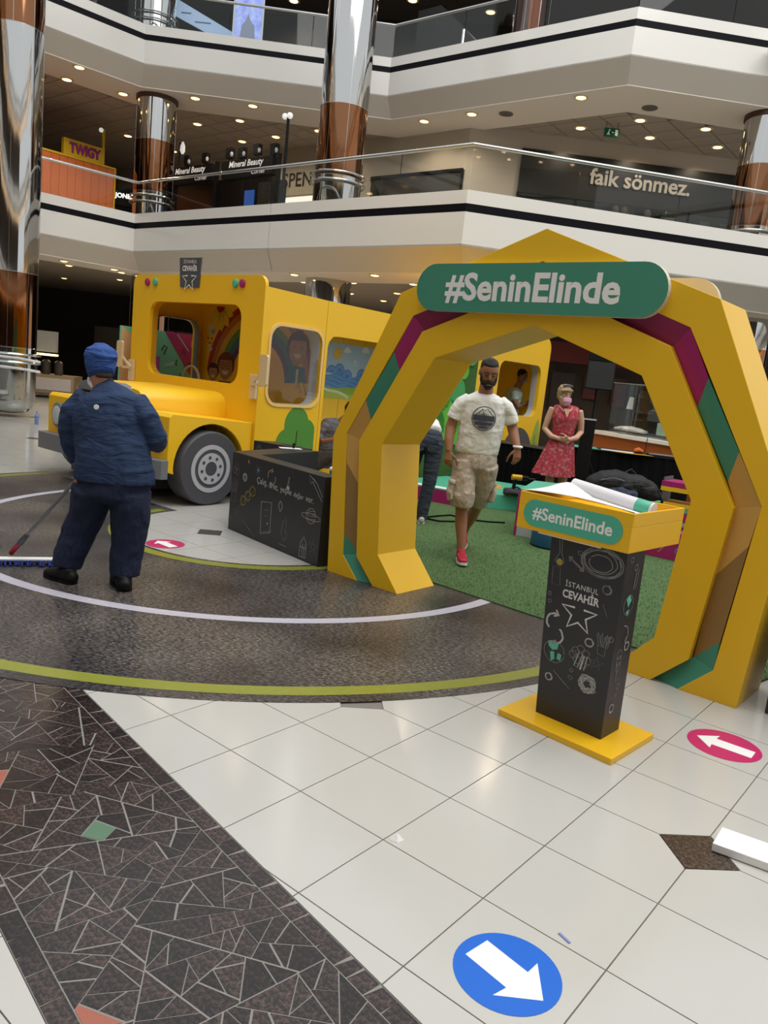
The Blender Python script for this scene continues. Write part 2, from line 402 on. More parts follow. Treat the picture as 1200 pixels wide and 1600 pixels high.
for q, (a, wp, m, cw) in enumerate(allc):
    if q < 300 and a > 0:
        b = MB(); b.prism([(x - cw[0], y - cw[1]) for x, y in wp], -.006, 0); o = b.build('mosaic_stone', m, floor); o.location = (cw[0], cw[1], rnd.uniform(-.0004, .0002))
    else: rest.prism(wp, -.006, 0)
rest.build('small_mosaic_stones', GRAN, floor, kind='stuff')

# ------------------------------------------------------------------ printed road, turf
ROAD = speckle('road_print', '2d2825', 'bdb7b1', 40, .645, .3, stretch=(1, 3.2, 1), rot=.6, tint='a9a7b2')
RYEL = mat('road_yellow', '868a36', .3, var=.12, scale=30); RWHT = mat('road_white', 'bdbac6', .3, var=.08, scale=30)
def ringsec(mb, r0, r1, a0, a1, z, n=120, zb=None):
    for i in range(n):
        b0, b1 = math.radians(a0 + (a1 - a0) * i / n), math.radians(a0 + (a1 - a0) * (i + 1) / n)
        q = [(RC[0] + r * math.cos(b), RC[1] + r * math.sin(b)) for r, b in ((r0, b0), (r1, b0), (r1, b1), (r0, b1))]
        if zb is None: mb.add([(x, y, z) for x, y in q], [(0, 1, 2, 3)])
        else: mb.prism(q, zb, z)
road = thing('floor_road_print', 'dark speckled ring road printed on vinyl with yellow edge lines and a white centre line', 'floor graphic', (RC[0], RC[1], 0))
def rb(r0, r1, z, nm, m, a0=143, a1=344):
    b = MB(); ringsec(b, r0, r1, a0, a1, z, n=140, zb=.0004 if nm == 'road_surface' else None); o = b.build(nm, m, road); o.location = (-RC[0], -RC[1], 0); return o
rb(R_IN, R_OUT, .0022, 'road_surface', ROAD); rb(1.15, 1.25, .003, 'yellow_line', RYEL, 148); rb(3.42, 3.52, .003, 'yellow_line', RYEL); rb(2.385, 2.475, .003, 'white_line', RWHT)
TURF = speckle('turf', '2b4a25', '516b3c', 130, .5, .9)
turf = thing('artificial_turf', 'green artificial grass carpet laid behind the yellow arch', 'turf', (.44, 5.81, 0))
tp = [(0.2, 5.99), (.45, 5.80), (1.16, 5.16), (2.24, 4.29), (3.0, 4.95), (6.5, 6.3), (3.2, 13.6), (1.6, 12.2), (-.40, 9.2), (-.33, 6.5)]
mb = MB(); mb.prism(tp, .0004, .012); o = mb.build('turf_backing', TURF, turf); o.location = (-.44, -5.81, 0)
mb = MB(); rn = random.Random(3)
def inside(x, y, P):
    r = False
    for i in range(len(P)):
        a, b = P[i], P[i - 1]
        if (a[1] > y) != (b[1] > y) and x < (b[0] - a[0]) * (y - a[1]) / (b[1] - a[1]) + a[0]: r = not r
    return r
k = 0
while k < 26000:
    y = rn.uniform(3.3, 9.6); x = rn.uniform(-.6, 4)
    if rn.random() > (9.8 - y) / 5.5 or not inside(x, y, tp): continue
    a = rn.uniform(0, 2 * PI); h = rn.uniform(.010, .022); lx, ly = rn.uniform(-.012, .012), rn.uniform(-.012, .012); w = .0022
    mb.add([(x - w * math.cos(a), y - w * math.sin(a), .011), (x + w * math.cos(a), y + w * math.sin(a), .011), (x + lx, y + ly, .011 + h)], [(0, 1, 2)]); k += 1
o = mb.build('turf_blades', [mat('grass_blade', '46683a', .8, var=.3, scale=60)], turf, kind='stuff'); o.location = (-.44, -5.81, 0)

# ------------------------------------------------------------------ arrow stickers, litter
def sticker(c, r, ang, m, label, group, tail, head, wid, headw):
    t = thing('arrow_sticker', label, 'floor sticker', (c[0], c[1], 0), ang, group)
    b = MB(); b.prism(arc(0, 0, r, 0, 360, 48)[:-1], .0003, .0012); b.build('disc', m, t)
    b = MB(); P = [(tail, -wid), (head - headw * .9, -wid), (head - headw * .95, -headw), (head, 0), (head - headw * .95, headw), (head - headw * .9, wid), (tail, wid)]
    b.prism(P, .0012, .0018); b.build('arrow', WHT, t)
BLUES = mat('blue_vinyl', '0a5fc4', .35, var=.03); PINK = mat('pink_vinyl', 'bb2763', .35, var=.04)
sticker((.462, 1.845), .147, math.radians(-47), BLUES, 'round blue floor sticker with a white arrow pointing away from the stand', None, -.11, .12, .046, .095)
sticker((1.712, 3.432), .165, math.radians(143), PINK, 'round pink floor sticker with a white arrow beside the yellow lectern base', None, -.13, .125, .042, .088)
sticker((-1.752, 6.155), .155, math.radians(140), PINK, 'small round pink arrow sticker on the tiled island near the chalkboard counter', None, -.12, .115, .04, .082)
b = MB(); b.prism([(1.289, 2.53), (1.371, 2.645), (2.05, 2.26), (1.97, 2.14)], .003, .033)
tag(b.build('white_board_strip', [WHT], None, bevel=.002), 'white foam board strip lying on the tiles at the right edge', 'board')
b = MB(); b.add([(0, 0, .001), (.03, .012, .002), (.052, -.004, .001), (.03, -.024, .001), (.026, -.004, .026), (.01, -.016, .001)], [(0, 1, 4), (1, 2, 4), (2, 3, 4), (3, 5, 4), (5, 0, 4), (0, 5, 3, 2, 1)])
o = b.build('paper_scrap', WHT); o.location = (.135, 2.40, 0); tag(o, 'small white crumpled paper scrap on a tile joint', 'paper scrap')
b = MB(); b.box(-.022, .022, -.004, .004, .0005, .003); o = b.build('blue_scrap', mat('blue_tape', '6f7fb4', .5)); o.location = (.65, 2.0, 0); o.rotation_euler = (0, 0, -1.0); tag(o, 'tiny strip of bluish tape lying on a white tile', 'tape')

# ================================================================== MALL: balconies, ceilings, columns
def offset_poly(P, d):
    "shift an open polyline to its left by d"
    out = []
    for i, p in enumerate(P):
        ds = []
        if i > 0: ds.append(((P[i][0] - P[i - 1][0]), (P[i][1] - P[i - 1][1])))
        if i < len(P) - 1: ds.append(((P[i + 1][0] - P[i][0]), (P[i + 1][1] - P[i][1])))
        ns = []
        for x, y in ds: L = math.hypot(x, y); ns.append((-y / L, x / L))
        nx, ny = sum(n[0] for n in ns) / len(ns), sum(n[1] for n in ns) / len(ns); q = nx * nx + ny * ny
        out.append((p[0] + nx / q * d, p[1] + ny / q * d))
    return out
def lerp2(a, b, t): return (a[0] + (b[0] - a[0]) * t, a[1] + (b[1] - a[1]) * t)
L1P = [(-13.0, 11.6), (-6.27, 18.15), (.76, 12.71), (13.0, 15.0)]
L2P = [(-13.2, 12.2), (-6.49, 18.91), (-.94, 19.3), (3.68, 15.76), (13.0, 16.9)]
def balcony(name, P, zt, label, panel):
    root = MB(); n = len(P)
    z0s, z1s, zb, zs = zt - .2, zt - .325, zt - .83, zt - 1.2
    I = offset_poly(P, .42); K = offset_poly(P, .3); S = offset_poly(P, .012)
    for i in range(n - 1):      # core slab edge behind the panels
        root.prism([S[i], S[i + 1], K[i + 1], K[i]], zb + .02, zt - .012)
    w = struct(root.build(name, SOFF)); w['label'] = label
    for i in range(n - 1):
        L = math.hypot(P[i + 1][0] - P[i][0], P[i + 1][1] - P[i][1]); m = max(1, round(L / panel))
        for k in range(m):
            g = .006 / L; t0, t1 = k / m + (g if k else 0), (k + 1) / m - (g if k < m - 1 else 0)
            a, b, c, d = lerp2(P[i], P[i + 1], t0), lerp2(P[i], P[i + 1], t1), lerp2(S[i], S[i + 1], t1), lerp2(S[i], S[i + 1], t0)
            x = MB(); x.prism([a, b, c, d], zb, z1s); x.build('fascia_panel', FASC, w)
            c, d = lerp2(K[i], K[i + 1], t1), lerp2(K[i], K[i + 1], t0)
            x = MB(); x.prism([a, b, c, d], z0s, zt); x.build('kerb_panel', FASC, w)
            a2, b2 = lerp2(P[i], P[i + 1], t0), lerp2(P[i], P[i + 1], t1); c, d = lerp2(I[i], I[i + 1], t1), lerp2(I[i], I[i + 1], t0)
            x = MB(); x.add([(a2[0], a2[1], zb - .003), (b2[0], b2[1], zb - .003), (c[0], c[1], zs), (d[0], d[1], zs), (a2[0], a2[1], zb + .02), (b2[0], b2[1], zb + .02), (c[0], c[1], zs + .03), (d[0], d[1], zs + .03)],
                            [(0, 1, 2, 3), (4, 7, 6, 5), (0, 4, 5, 1), (2, 6, 7, 3), (0, 3, 7, 4), (1, 5, 6, 2)]); x.build('soffit_panel', SOFF, w)
        V = offset_poly(P, .006); x = MB(); a, b, c, d = V[i], V[i + 1], K[i + 1], K[i]; x.prism([a, b, c, d], z1s, z0s); x.build('dark_stripe', STRIPE, w)
    return w
balcony('wall_balcony_lower', L1P, 4.5, 'white lower balcony front with a black stripe', 5.0)
balcony('wall_balcony_upper', L2P, 8.7, 'white upper balcony front with a black stripe', 4.2)
def railing(P, z0, z1, label):
    t = thing('balcony_railing', label, 'railing', (P[1][0], P[1][1], z0)); off = (-P[1][0], -P[1][1], -z0)
    Q = offset_poly(P, .09)
    b = MB(); b.tube([(p[0], p[1], z1) for p in Q], .03, 10); b.build('handrail', STEEL, t, True).location = off
    for i in range(len(Q) - 1):
        L = math.hypot(Q[i + 1][0] - Q[i][0], Q[i + 1][1] - Q[i][1]); m = max(1, round(L / 1.9))
        dx, dy = (Q[i + 1][0] - Q[i][0]) / L, (Q[i + 1][1] - Q[i][1]) / L; nx, ny = -dy * .006, dx * .006
        for k in range(m):
            a, c = lerp2(Q[i], Q[i + 1], k / m + .006 / L), lerp2(Q[i], Q[i + 1], (k + 1) / m - .006 / L)
            b = MB(); b.prism([(a[0] - nx, a[1] - ny), (c[0] - nx, c[1] - ny), (c[0] + nx, c[1] + ny), (a[0] + nx, a[1] + ny)], z0, z1 - .02); b.build('glass_pane', GLASS, t).location = off
railing(L1P, 4.5, 5.19, 'glass railing with a steel handrail along the lower balcony')
railing(L2P, 8.7, 9.42, 'glass railing with a steel handrail along the upper balcony')
# floors and ceilings behind the balcony fronts
def slab(name, P, d0, d1, z0, z1, m, label=None):
    a = offset_poly(P, d0); c = offset_poly(P, d1); b = MB()
    for i in range(len(P) - 1): b.prism([a[i], a[i + 1], c[i + 1], c[i]], z0, z1)
    o = struct(b.build(name, m))
    if label: o['label'] = label
    return o
slab('ceiling_lower_edge', L1P, .40, 1.62, 3.3, 3.36, CEILW, 'white ceiling strip under the lower balcony')
slab('ceiling_upper_edge', L2P, .40, 1.75, 7.5, 7.56, CEILW, 'white ceiling strip under the upper balcony')
b = MB(); b.prism([(-14, 13), (-6.3, 19.2), (.9, 13.7), (13, 16), (13, 31), (-14, 31)], 3.45, 3.6); struct(b.build('ceiling_lower', CEILD))
b = MB(); b.prism([(-14, 13.2), (-6.4, 19.8), (-.9, 20.2), (3.8, 16.7), (13, 17.8), (13, 31), (-14, 31)], 7.62, 7.7); ceil2 = struct(b.build('ceiling_upper', CEILD))
b = MB(); b.prism([(-14, 12), (-6.2, 18.5), (.8, 13.0), (13, 15.3), (13, 31), (-14, 31)], 4.0, 4.2); struct(b.build('floor_lower_balcony', mat('gallery_floor', '8f8a82', .3)))
b = MB(); b.prism([(-14, 12.5), (-6.4, 19.2), (-.9, 19.6), (3.75, 16.1), (13, 17.2), (13, 31), (-14, 31)], 8.2, 8.4); struct(b.build('floor_upper_balcony', MATS['gallery_floor']))
b = MB(); b.prism([(-14, 14), (-6.4, 20.5), (-.9, 21), (3.9, 17.5), (13, 18.6), (13, 31), (-14, 31)], 11.9, 12.0); struct(b.build('ceiling_top', mat('ceiling_top_brown', '4a423b', .85)))
# ceiling tiles of the upper gallery, laid along the floor tiling
I2 = offset_poly(L2P, 1.78)
def right_of(P, x, y):
    for i in range(len(P) - 1):
        a, c = P[i], P[i + 1]
        if a[0] <= x <= c[0]: return y > a[1] + (c[1] - a[1]) * (x - a[0]) / (c[0] - a[0])
    return False
first = None; k = 0; ts = .62
for i in range(-40, 40):
    for j in range(0, 50):
        x, y = (i * AX[0] + j * BX[0]) * ts, 6 + (i * AX[1] + j * BX[1]) * ts
        pr = project(x, y, 7.6)
        if not (-20 < pr[0] < 1220 and 110 < pr[1] < 290) or y > 26 or not right_of(I2, x, y) or (x > 1.0 and y > 20.6) or k > 290: continue
        if first is None:
            q = MB(); h = ts / 2 - .012; q.prism([(AX[0] * u + BX[0] * v, AX[1] * u + BX[1] * v) for u, v in ((-h, -h), (h, -h), (h, h), (-h, h))], -.02, 0.02)
            first = q.build('ceiling_tile', CEILD, ceil2); o = first
        else: o = first.copy(); COL.objects.link(o); o.parent = ceil2
        o.location = (x, y, 7.6); k += 1
# walls
def wallq(name, a, c, z0, z1, m, th=.15, label=None):
    L = math.hypot(c[0] - a[0], c[1] - a[1]); nx, ny = -(c[1] - a[1]) / L * th, (c[0] - a[0]) / L * th
    b = MB(); b.prism([a, c, (c[0] + nx, c[1] + ny), (a[0] + nx, a[1] + ny)], z0, z1); o = struct(b.build(name, m))
    if label: o['label'] = label
    return o
W0 = (1.07, 19.69)
def wl(s): return (W0[0] - AX[0] * s, W0[1] - AX[1] * s)         # left wall of the gallery, s metres from the corner
WR = math.atan2(.31, 4.15)
def wr(s): return (W0[0] + math.cos(WR) * s, W0[1] + math.sin(WR) * s)
wallq('wall_gallery_corner', wl(6.6), W0, 4.2, 7.62, BEIGE, label='beige wall of the upper gallery')
wallq('wall_gallery_far', wl(15), wl(6.6), 4.2, 7.62, DARK)
wallq('wall_gallery_frieze', (wl(15)[0], wl(15)[1] - .1), (wl(6.6)[0], wl(6.6)[1] - .1), 6.95, 7.62, BEIGE)
wallq('wall_gallery_right', W0, wr(12), 4.2, 7.62, BEIGE, label='beige wall above the dark shopfront')
wallq('wall_back', (-14, 30), (13, 30), 0, 12, DARKB)
wallq('wall_left', (-13.9, 12), (-13.9, 30), 0, 12, DARKB)
wallq('wall_upper_back', (-12, 26.5), (12, 23.5), 8.4, 11.9, DARK)
wallq('wall_ground_right', (2.3, 17.2), (12, 16.6), 0, 3.45, mat('shop_wall_brown', '3b322b', .7, var=.2), label='dim brown shop wall seen through the arch')

# ------------------------------------------------------------------ recessed lights
def light_proto(name, label, group, r=.075, m=LAMP):
    t = thing(name, label, 'ceiling light', (0, 0, 0), 0, group)
    q = MB(); q.lathe([(r * 1.5, .0), (r * 1.5, -.012), (r * 1.05, -.016), (r * 1.05, .0)], 20); q.build('rim', mat('lamp_rim', 'd9c7a4', .4, var=.03), t, True)
    q = MB(); q.lathe([(r, -.004), (r * .96, -.02), (r * .6, -.028), (.001, -.03)], 20); q.build('bulb', m, t, True)
    ld = bpy.data.lights.new('lamp_light', 'SPOT'); ld.energy = 60; ld.spot_size = math.radians(150); ld.spot_blend = .6; ld.shadow_soft_size = .07; ld.color = (1, .83, .6); lo = bpy.data.objects.new('lamp_light', ld); COL.objects.link(lo); lo.parent = t; lo.location = (0, 0, -.05); return t
def lights(name, label, group, pts, z, r=.075, m=LAMP):
    p = light_proto(name, label, group, r, m)
    for i, (x, y) in enumerate(pts):
        o = p if i == 0 else copy_tree(p); o.location = (x, y, z)
lights('recessed_downlight', 'round warm recessed light in the white ceiling under the lower balcony', 'lights under the lower balcony',
       [(-7.73, 17.9), (-6.85, 18.6), (-6.87, 19.13), (-8.0, 18.8), (-2.25, 15.75), (-.62, 14.5), (3.4, 14.3), (1.2, 14.0)], 3.3)
lights('recessed_spotlight', 'small round light in the dark ceiling of the ground floor', 'lights in the ground floor ceiling',
       [(-2.4, 18.3), (-1.2, 17.4), (-1.4, 19.8), (.1, 16.5), (-.24, 18.6), (-.6, 20.8), (-8.3, 23.0), (-10.6, 24.6), (-5.5, 21.2)], 3.445)
lights('gallery_downlight', 'round warm recessed light in the pale ceiling under the upper balcony', 'lights under the upper balcony',
       [(-7.74, 18.4), (-9.2, 19.4), (-8.4, 19.3), (-7.3, 19.9), (-5.49, 19.65), (-4.14, 19.76), (-.04, 19.54), (1.01, 18.71), (3.09, 17.03)], 7.5, .1)
lights('gallery_spotlight', 'warm square-looking light in the brown tiled ceiling of the upper gallery', 'lights in the upper gallery ceiling',
       [(-8.57, 23.9), (-6.05, 22.0), (-4.77, 21.3), (-5.09, 23.2), (-4.01, 22.4), (-7.59, 25.1), (3.55, 19.1), (4.65, 18.2), (5.2, 19.25), (6.13, 18.3), (6.84, 19.4), (-2.74, 21.45)], 7.578, .1)
lights('top_floor_spotlight', 'warm light in the dark ceiling of the top floor', 'lights in the top floor ceiling', [(-4.18, 24.6), (-4.47, 26.7), (-.73, 23.8), (-1.0, 26.0), (.25, 25.0), (1.49, 24.0)], 11.9, .12)
VENT = mat('vent_grey', '6a635b', .6)
for i, (x, y) in enumerate(((-2.0, 21.25), (1.75, 18.45), (4.55, 17.2), (-9.0, 19.2))):
    q = MB(); q.lathe([(.16, 0), (.16, -.015), (.1, -.02), (.09, -.006), (.05, -.006), (.04, -.022)], 18); o = q.build('ceiling_vent', VENT, None, True); o.location = (x, y, 7.498 if i else 7.56)
    tag(o, 'small round grey vent in the ceiling under the upper balcony', 'vent', 'round ceiling vents')

# ------------------------------------------------------------------ mirror columns
COPPERD = mat('dark_copper', '3a2015', .12, 1, var=.1, scale=1.2, bump=.1, bscale=2)
def column(label, x, y, bands, r=.45, hoops=(), foot=None, cap=None):
    t = thing('mirror_column', label, 'column', (x, y, bands[0][0]), 0); zb = bands[0][0]
    for z0, z1, m in bands:
        q = MB(); pr = [(r, z0 - zb), (r, z1 - zb)]
        if foot and z0 == bands[0][0]: pr = [(r * .55, z0 - zb + .02), (r * .8, z0 - zb + .06), (r * .93, z0 - zb + .14), (r, z0 - zb + .3), (r, z1 - zb)]
        q.lathe(pr, 72); q.build('chrome_sleeve' if m is CHROME else 'copper_sleeve', m, t, True)
        if z0 > zb: q = MB(); q.lathe([(r + .002, z0 - zb - .006), (r + .004, z0 - zb - .004), (r + .004, z0 - zb + .004), (r + .002, z0 - zb + .006)], 48); q.build('seam_ring', STEEL, t, True)
    for h in hoops:
        q = MB(); q.tube([(( r + .07) * math.cos(a * PI / 24), (r + .07) * math.sin(a * PI / 24), h - zb) for a in range(49)], .022, 8, False); q.build('hoop', STEEL, t, True)
    if cap: q = MB(); q.lathe([(r + .03, cap - zb - .09), (r + .03, cap - zb)], 48); q.build('collar', mat('collar_brown', '4a2a20', .5), t, True)
    for a in range(0, 8):
        q = MB(); th = a * PI / 4 + .3; q.box(-.003, .003, -.002, .002, .35, bands[-1][1] - zb - .02); o = q.build('seam', STEEL, t); o.location = (r * math.cos(th), r * math.sin(th), 0); o.rotation_euler = (0, 0, th + PI / 2)
    return t
column('tall chrome and copper mirror column at the left edge', -7.45, 15.02, [(.06, 1.32, CHROME), (1.32, 2.7, COPPER), (2.7, 6.9, CHROME), (6.9, 9.3, COPPER), (9.3, 12, CHROME)], .45, (1.05, 1.2), True)
column('tall mirror column rising behind the bus through both balconies', -1.62, 16.3, [(0, 2.0, CHROME), (2.0, 2.7, COPPER), (2.7, 5.25, CHROME), (5.25, 6.55, COPPER), (6.55, 12, CHROME)], .47, (5.15, 5.3))
column('mirror column on the lower gallery behind the orange kiosk', -6.5, 20.0, [(4.2, 5.3, CHROME), (5.3, 6.48, COPPER), (6.48, 7.5, CHROME)], .46, (5.05, 5.2), cap=7.5)
column('dark mirror column at ground level behind the bus cab', -6.3, 19.6, [(0, 1.2, CHROME), (1.2, 2.6, COPPER), (2.6, 3.3, CHROME)], .46)
column('mirror column on the lower gallery at the right edge', 6.95, 17.0, [(4.2, 5.3, CHROME), (5.3, 6.5, COPPER), (6.5, 7.5, CHROME)], .46, (5.05, 5.2), cap=7.5)
column('mirror column at ground level behind the right leg of the arch', 6.5, 15.3, [(0, 1.2, CHROME), (1.2, 2.75, COPPER), (2.75, 3.3, CHROME)], .46)
column('chrome column on the top gallery behind the glass railing', -6.75, 20.3, [(8.4, 9.7, CHROME), (9.7, 11.9, COPPER)], .46, (9.2, 9.35))
column('brown mirror column on the top gallery reflecting tiny lights', 2.15, 19.4, [(8.4, 8.7, COPPERD), (8.7, 11.9, COPPERD)], .42)

# ------------------------------------------------------------------ gallery shops
# dark shopfront with lettering on the right wall
t = thing('shopfront', 'dark shopfront with large pale lowercase lettering on the lower gallery', 'shopfront', (wr(1.3)[0], wr(1.3)[1], 4.2), WR)
fr = xz(-.02)
q = MB(); q.box(0, 5.7, -.06, -.01, 2.0, 3.0); q.build('sign_band', mat('sign_black', '161616', .35), t)
q = MB(); q.box(0, 5.7, -.05, -.005, 0, 2.0); q.build('backing', mat('shop_interior', '2b2a27', .8), t)
for k in range(4): q = MB(); q.box(.05 + k * 1.42, 1.42 + k * 1.42, -.09, -.08, .05, 1.98); q.build('shop_pane', GLASSD, t)
for k in range(5): q = MB(); q.box(k * 1.42 - .02, k * 1.42 + .03, -.1, -.06, 0, 2.0); q.build('mullion', BLACK, t)
q = MB(); text(q, 'faik sönmez.', .62, 2.95, 2.56, .06, fr, bold=.012, width=2.5, depth=.03); q.build('lettering', mat('sign_pale', 'a9a59e', .5), t)
for k, (x, w, c) in enumerate(((1.0, .35, '8d8981'), (1.55, .3, '5b5751'), (3.6, .35, '9a968d'), (4.6, .25, '7d776e'), (5.1, .25, '837c73'))):
    q = MB(); q.box(x, x + w, -.055, -.04, .9, 1.85); q.build('poster', mat('poster_%d' % k, c, .6, var=.4, scale=8), t)
for x in (2.4, 2.62, 3.2): q = MB(); q.lathe([(.12, 0), (.13, .25), (.07, .33), (.06, .4), (.1, .46), (.1, .6), (.04, .68)], 12, (x, -.2, 1.25)); q.build('mannequin', DARK, t, True)
t = thing('wall_window', 'slanted dark window in the beige gallery wall', 'window', (wl(2.95)[0], wl(2.95)[1], 4.2), TH)
q = MB(); q.prism([(0, 1.4), (2.9, 1.4), (2.9, 2.36), (0, 2.36)], .0, .03, xz(0)); q.build('pane', mat('window_dark', '3d3c38', .08), t)
q = MB(); q.bar((0, -.04, 2.36), (2.9, -.04, 2.36), .05, .07); q.build('frame_top', BLACK, t); q = MB(); q.bar((0, -.04, 2.33), (.7, -.04, 1.4), .05, .05); q.build('frame_brace', BLACK, t)
q = MB(); q.bar((2.9, -.04, 1.4), (2.9, -.04, 2.36), .05, .05); q.build('frame_side', BLACK, t)
for k, s in enumerate((2.0, 4.0)): q = MB(); a = wl(s); q.box(-.01, .01, -.01, .0, 4.2, 7.1); o = q.build('trim_%d' % k, GREYD); o.location = (a[0], a[1], 0); o.rotation_euler = (0, 0, TH); struct(o)
# beige shop sign
t = thing('wall_sign', 'black capital lettering on the beige gallery wall behind the tall column', 'sign', (wl(6.5)[0], wl(6.5)[1], 4.2), TH)
q = MB(); q.box(0, 2.4, -.04, -.01, 2.1, 2.95); q.build('sign_board', mat('sign_beige', '9b9488', .5), t)
q = MB(); text(q, 'ASPEN', .6, .56, 2.52, .05, xz(0), width=1.55, bold=.006); q.build('lettering', BLACK, t)
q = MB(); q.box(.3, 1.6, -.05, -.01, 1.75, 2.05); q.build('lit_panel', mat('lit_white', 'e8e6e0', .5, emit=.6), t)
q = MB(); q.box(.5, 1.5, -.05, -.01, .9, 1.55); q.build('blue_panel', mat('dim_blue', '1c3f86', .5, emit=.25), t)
# black cosmetics kiosk
t = thing('black_kiosk', 'black shop kiosk with two white lettered header signs on the lower gallery', 'kiosk', (-6.2, 21.3, 4.2), TH)
q = MB(); q.box(-.4, 3.5, 0, .5, 0, 1.62); q.build('body', mat('kiosk_black', '0e0d0d', .25), t)
for x0, x1 in ((-.35, 1.35), (1.75, 3.6)):
    q = MB(); q.box(x0, x1, -.08, .05, 1.66, 2.06); h = q.build('header', BLACK, t)
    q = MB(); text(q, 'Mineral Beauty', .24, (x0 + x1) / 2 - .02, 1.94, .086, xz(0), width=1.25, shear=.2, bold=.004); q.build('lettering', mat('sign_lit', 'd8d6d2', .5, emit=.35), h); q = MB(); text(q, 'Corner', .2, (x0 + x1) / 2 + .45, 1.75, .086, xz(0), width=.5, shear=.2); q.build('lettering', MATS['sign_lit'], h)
for x in (-.25, 1.5, 3.75): q = MB(); q.box(x - .04, x + .04, -.06, .02, 0, 2.1); q.build('post', BLACK, t)
q = MB(); q.tube([(3.98, -.05, 0), (3.98, -.05, 2.9)], .035, 8); p = q.build('lamp_pole', BLACK, t)
for x in (3.9, 4.06): q = MB(); q.sphere((x, -.08, 2.86), .07, 10, 6); q.build('globe', mat('globe_white', 'e6e6e2', .4, emit=.5), p)
q = MB(); q.tube([(-.25, .1, 0), (-.25, .1, 2.75)], .03, 8); p = q.build('lamp_pole', BLACK, t); q = MB(); q.lathe([(.03, 0), (.07, .08), (.06, .2), (.02, .3)], 10, (-.12, .08, 2.45)); q.build('globe', MATS['globe_white'], p, True)
for x, z in ((.2, 2.12), (.95, 2.12), (2.35, 2.12), (1.9, 2.15), (2.9, 2.15), (3.5, 2.1)):
    q = MB(); q.box(x - .1, x + .1, -.02, .1, z, z + .24); s = q.build('spot_box', BLACK, t); q = MB(); q.lathe([(.025, 0), (.04, .06), (.02, .1)], 8, (x + .16, -.05, z + .02)); q.build('spot_head', GREYL, s, True)
q = MB(); q.box(2.6, 2.95, -.02, 0, .75, 1.35); q.build('blue_screen', mat('screen_blue', '244a8c', .4, emit=.5), t)
q = MB(); q.box(3.1, 3.5, -.03, 0, .3, 1.5); q.build('sparkle_panel', speckle('sparkles', '0b0b0c', 'c8b48a', 40, .72, .4), t)
q = MB(); q.prism([(-.3, 0), (2.1, 0), (2.1, .45), (-.3, 1.05)], .02, .3, xz(-.5)); q.build('brown_counter', mat('counter_brown', '4a2c1c', .5), t)
# orange container kiosk with its yellow sign
KB = math.atan2(1.4, 1.27)
t = thing('orange_kiosk', 'orange slatted container kiosk on the lower gallery at the left', 'kiosk', (-9.57, 20.88, 4.2), KB)
ORG = mat('orange_panel', 'cc6c2e', .45, var=.06); KY = mat('kiosk_yellow', 'd8b41c', .4)
q = MB(); q.box(-1.6, 1.88, .03, 2.2, 0, 2.06); q.build('body', mat('orange_body', '9a4f22', .5), t)
for k in range(16): x0 = -1.6 + k * .217; q = MB(); q.box(x0 + .004, x0 + .213, -.01, .03, 0, 2.04); q.build('slat', ORG, t)
q = MB(); q.box(-1.6, 1.9, -.02, .05, 2.05, 2.1); q.box(1.87, 1.91, -.02, .05, 0, 2.1); q.build('yellow_edge', KY, t)
q = MB(); q.box(.44, 1.56, -.03, .1, 2.1, 2.5); s = q.build('sign_box', KY, t)
q = MB(); text(q, 'TWIGY', .4, 1.02, 2.3, .035, xz(0), width=.86, height=.27, bold=.02, depth=.02); q.build('lettering', mat('sign_purple', '8e1d7c', .4), s)
q = MB(); q.box(1.5, 1.56, -.02, .05, 2.5, 3.0); p = q.build('sign_pole', KY, t); q = MB(); q.sphere((1.44, -.02, 2.95), .06, 10, 6); q.build('globe', MATS['globe_white'], p)
a = (-8.75, 23.4)
t = thing('shop_sign', 'small white glowing lettering in the dark beside the orange kiosk', 'sign', (a[0], a[1], 5.75), .3)
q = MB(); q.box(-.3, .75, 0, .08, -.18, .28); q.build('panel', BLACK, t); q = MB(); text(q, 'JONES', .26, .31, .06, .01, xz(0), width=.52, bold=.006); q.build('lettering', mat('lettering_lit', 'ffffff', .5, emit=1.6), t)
q = MB(); q.box(-.17, .17, 0, .04, -.09, .09); s = q.build('exit_sign', mat('exit_green', '0f5a3c', .4, emit=.04)); s.location = (4.14, 18.5, 7.36); q = MB(); q.box(-.14, -.12, .01, .03, .09, .25); q.box(.12, .14, .01, .03, .09, .25); q.build('hanger', STEELM, s); tag(s, 'green running man emergency exit sign hanging from the gallery ceiling', 'exit sign')
q = MB(); q.tube([(-.06, -.008, .03), (-.075, -.008, -.01), (-.1, -.008, -.055)], .01, 6); q.tube([(-.075, -.008, -.01), (-.045, -.008, -.055)], .01, 6); q.sphere((-.055, -.008, .05), .015, 8, 5); q.bar((.0, -.008, 0), (.05, -.008, 0), .006, .015); q.box(.075, .135, -.008, -.004, -.06, .06); q.build('pictogram', mat('exit_white', 'c9d6cc', .5, emit=.2), s)
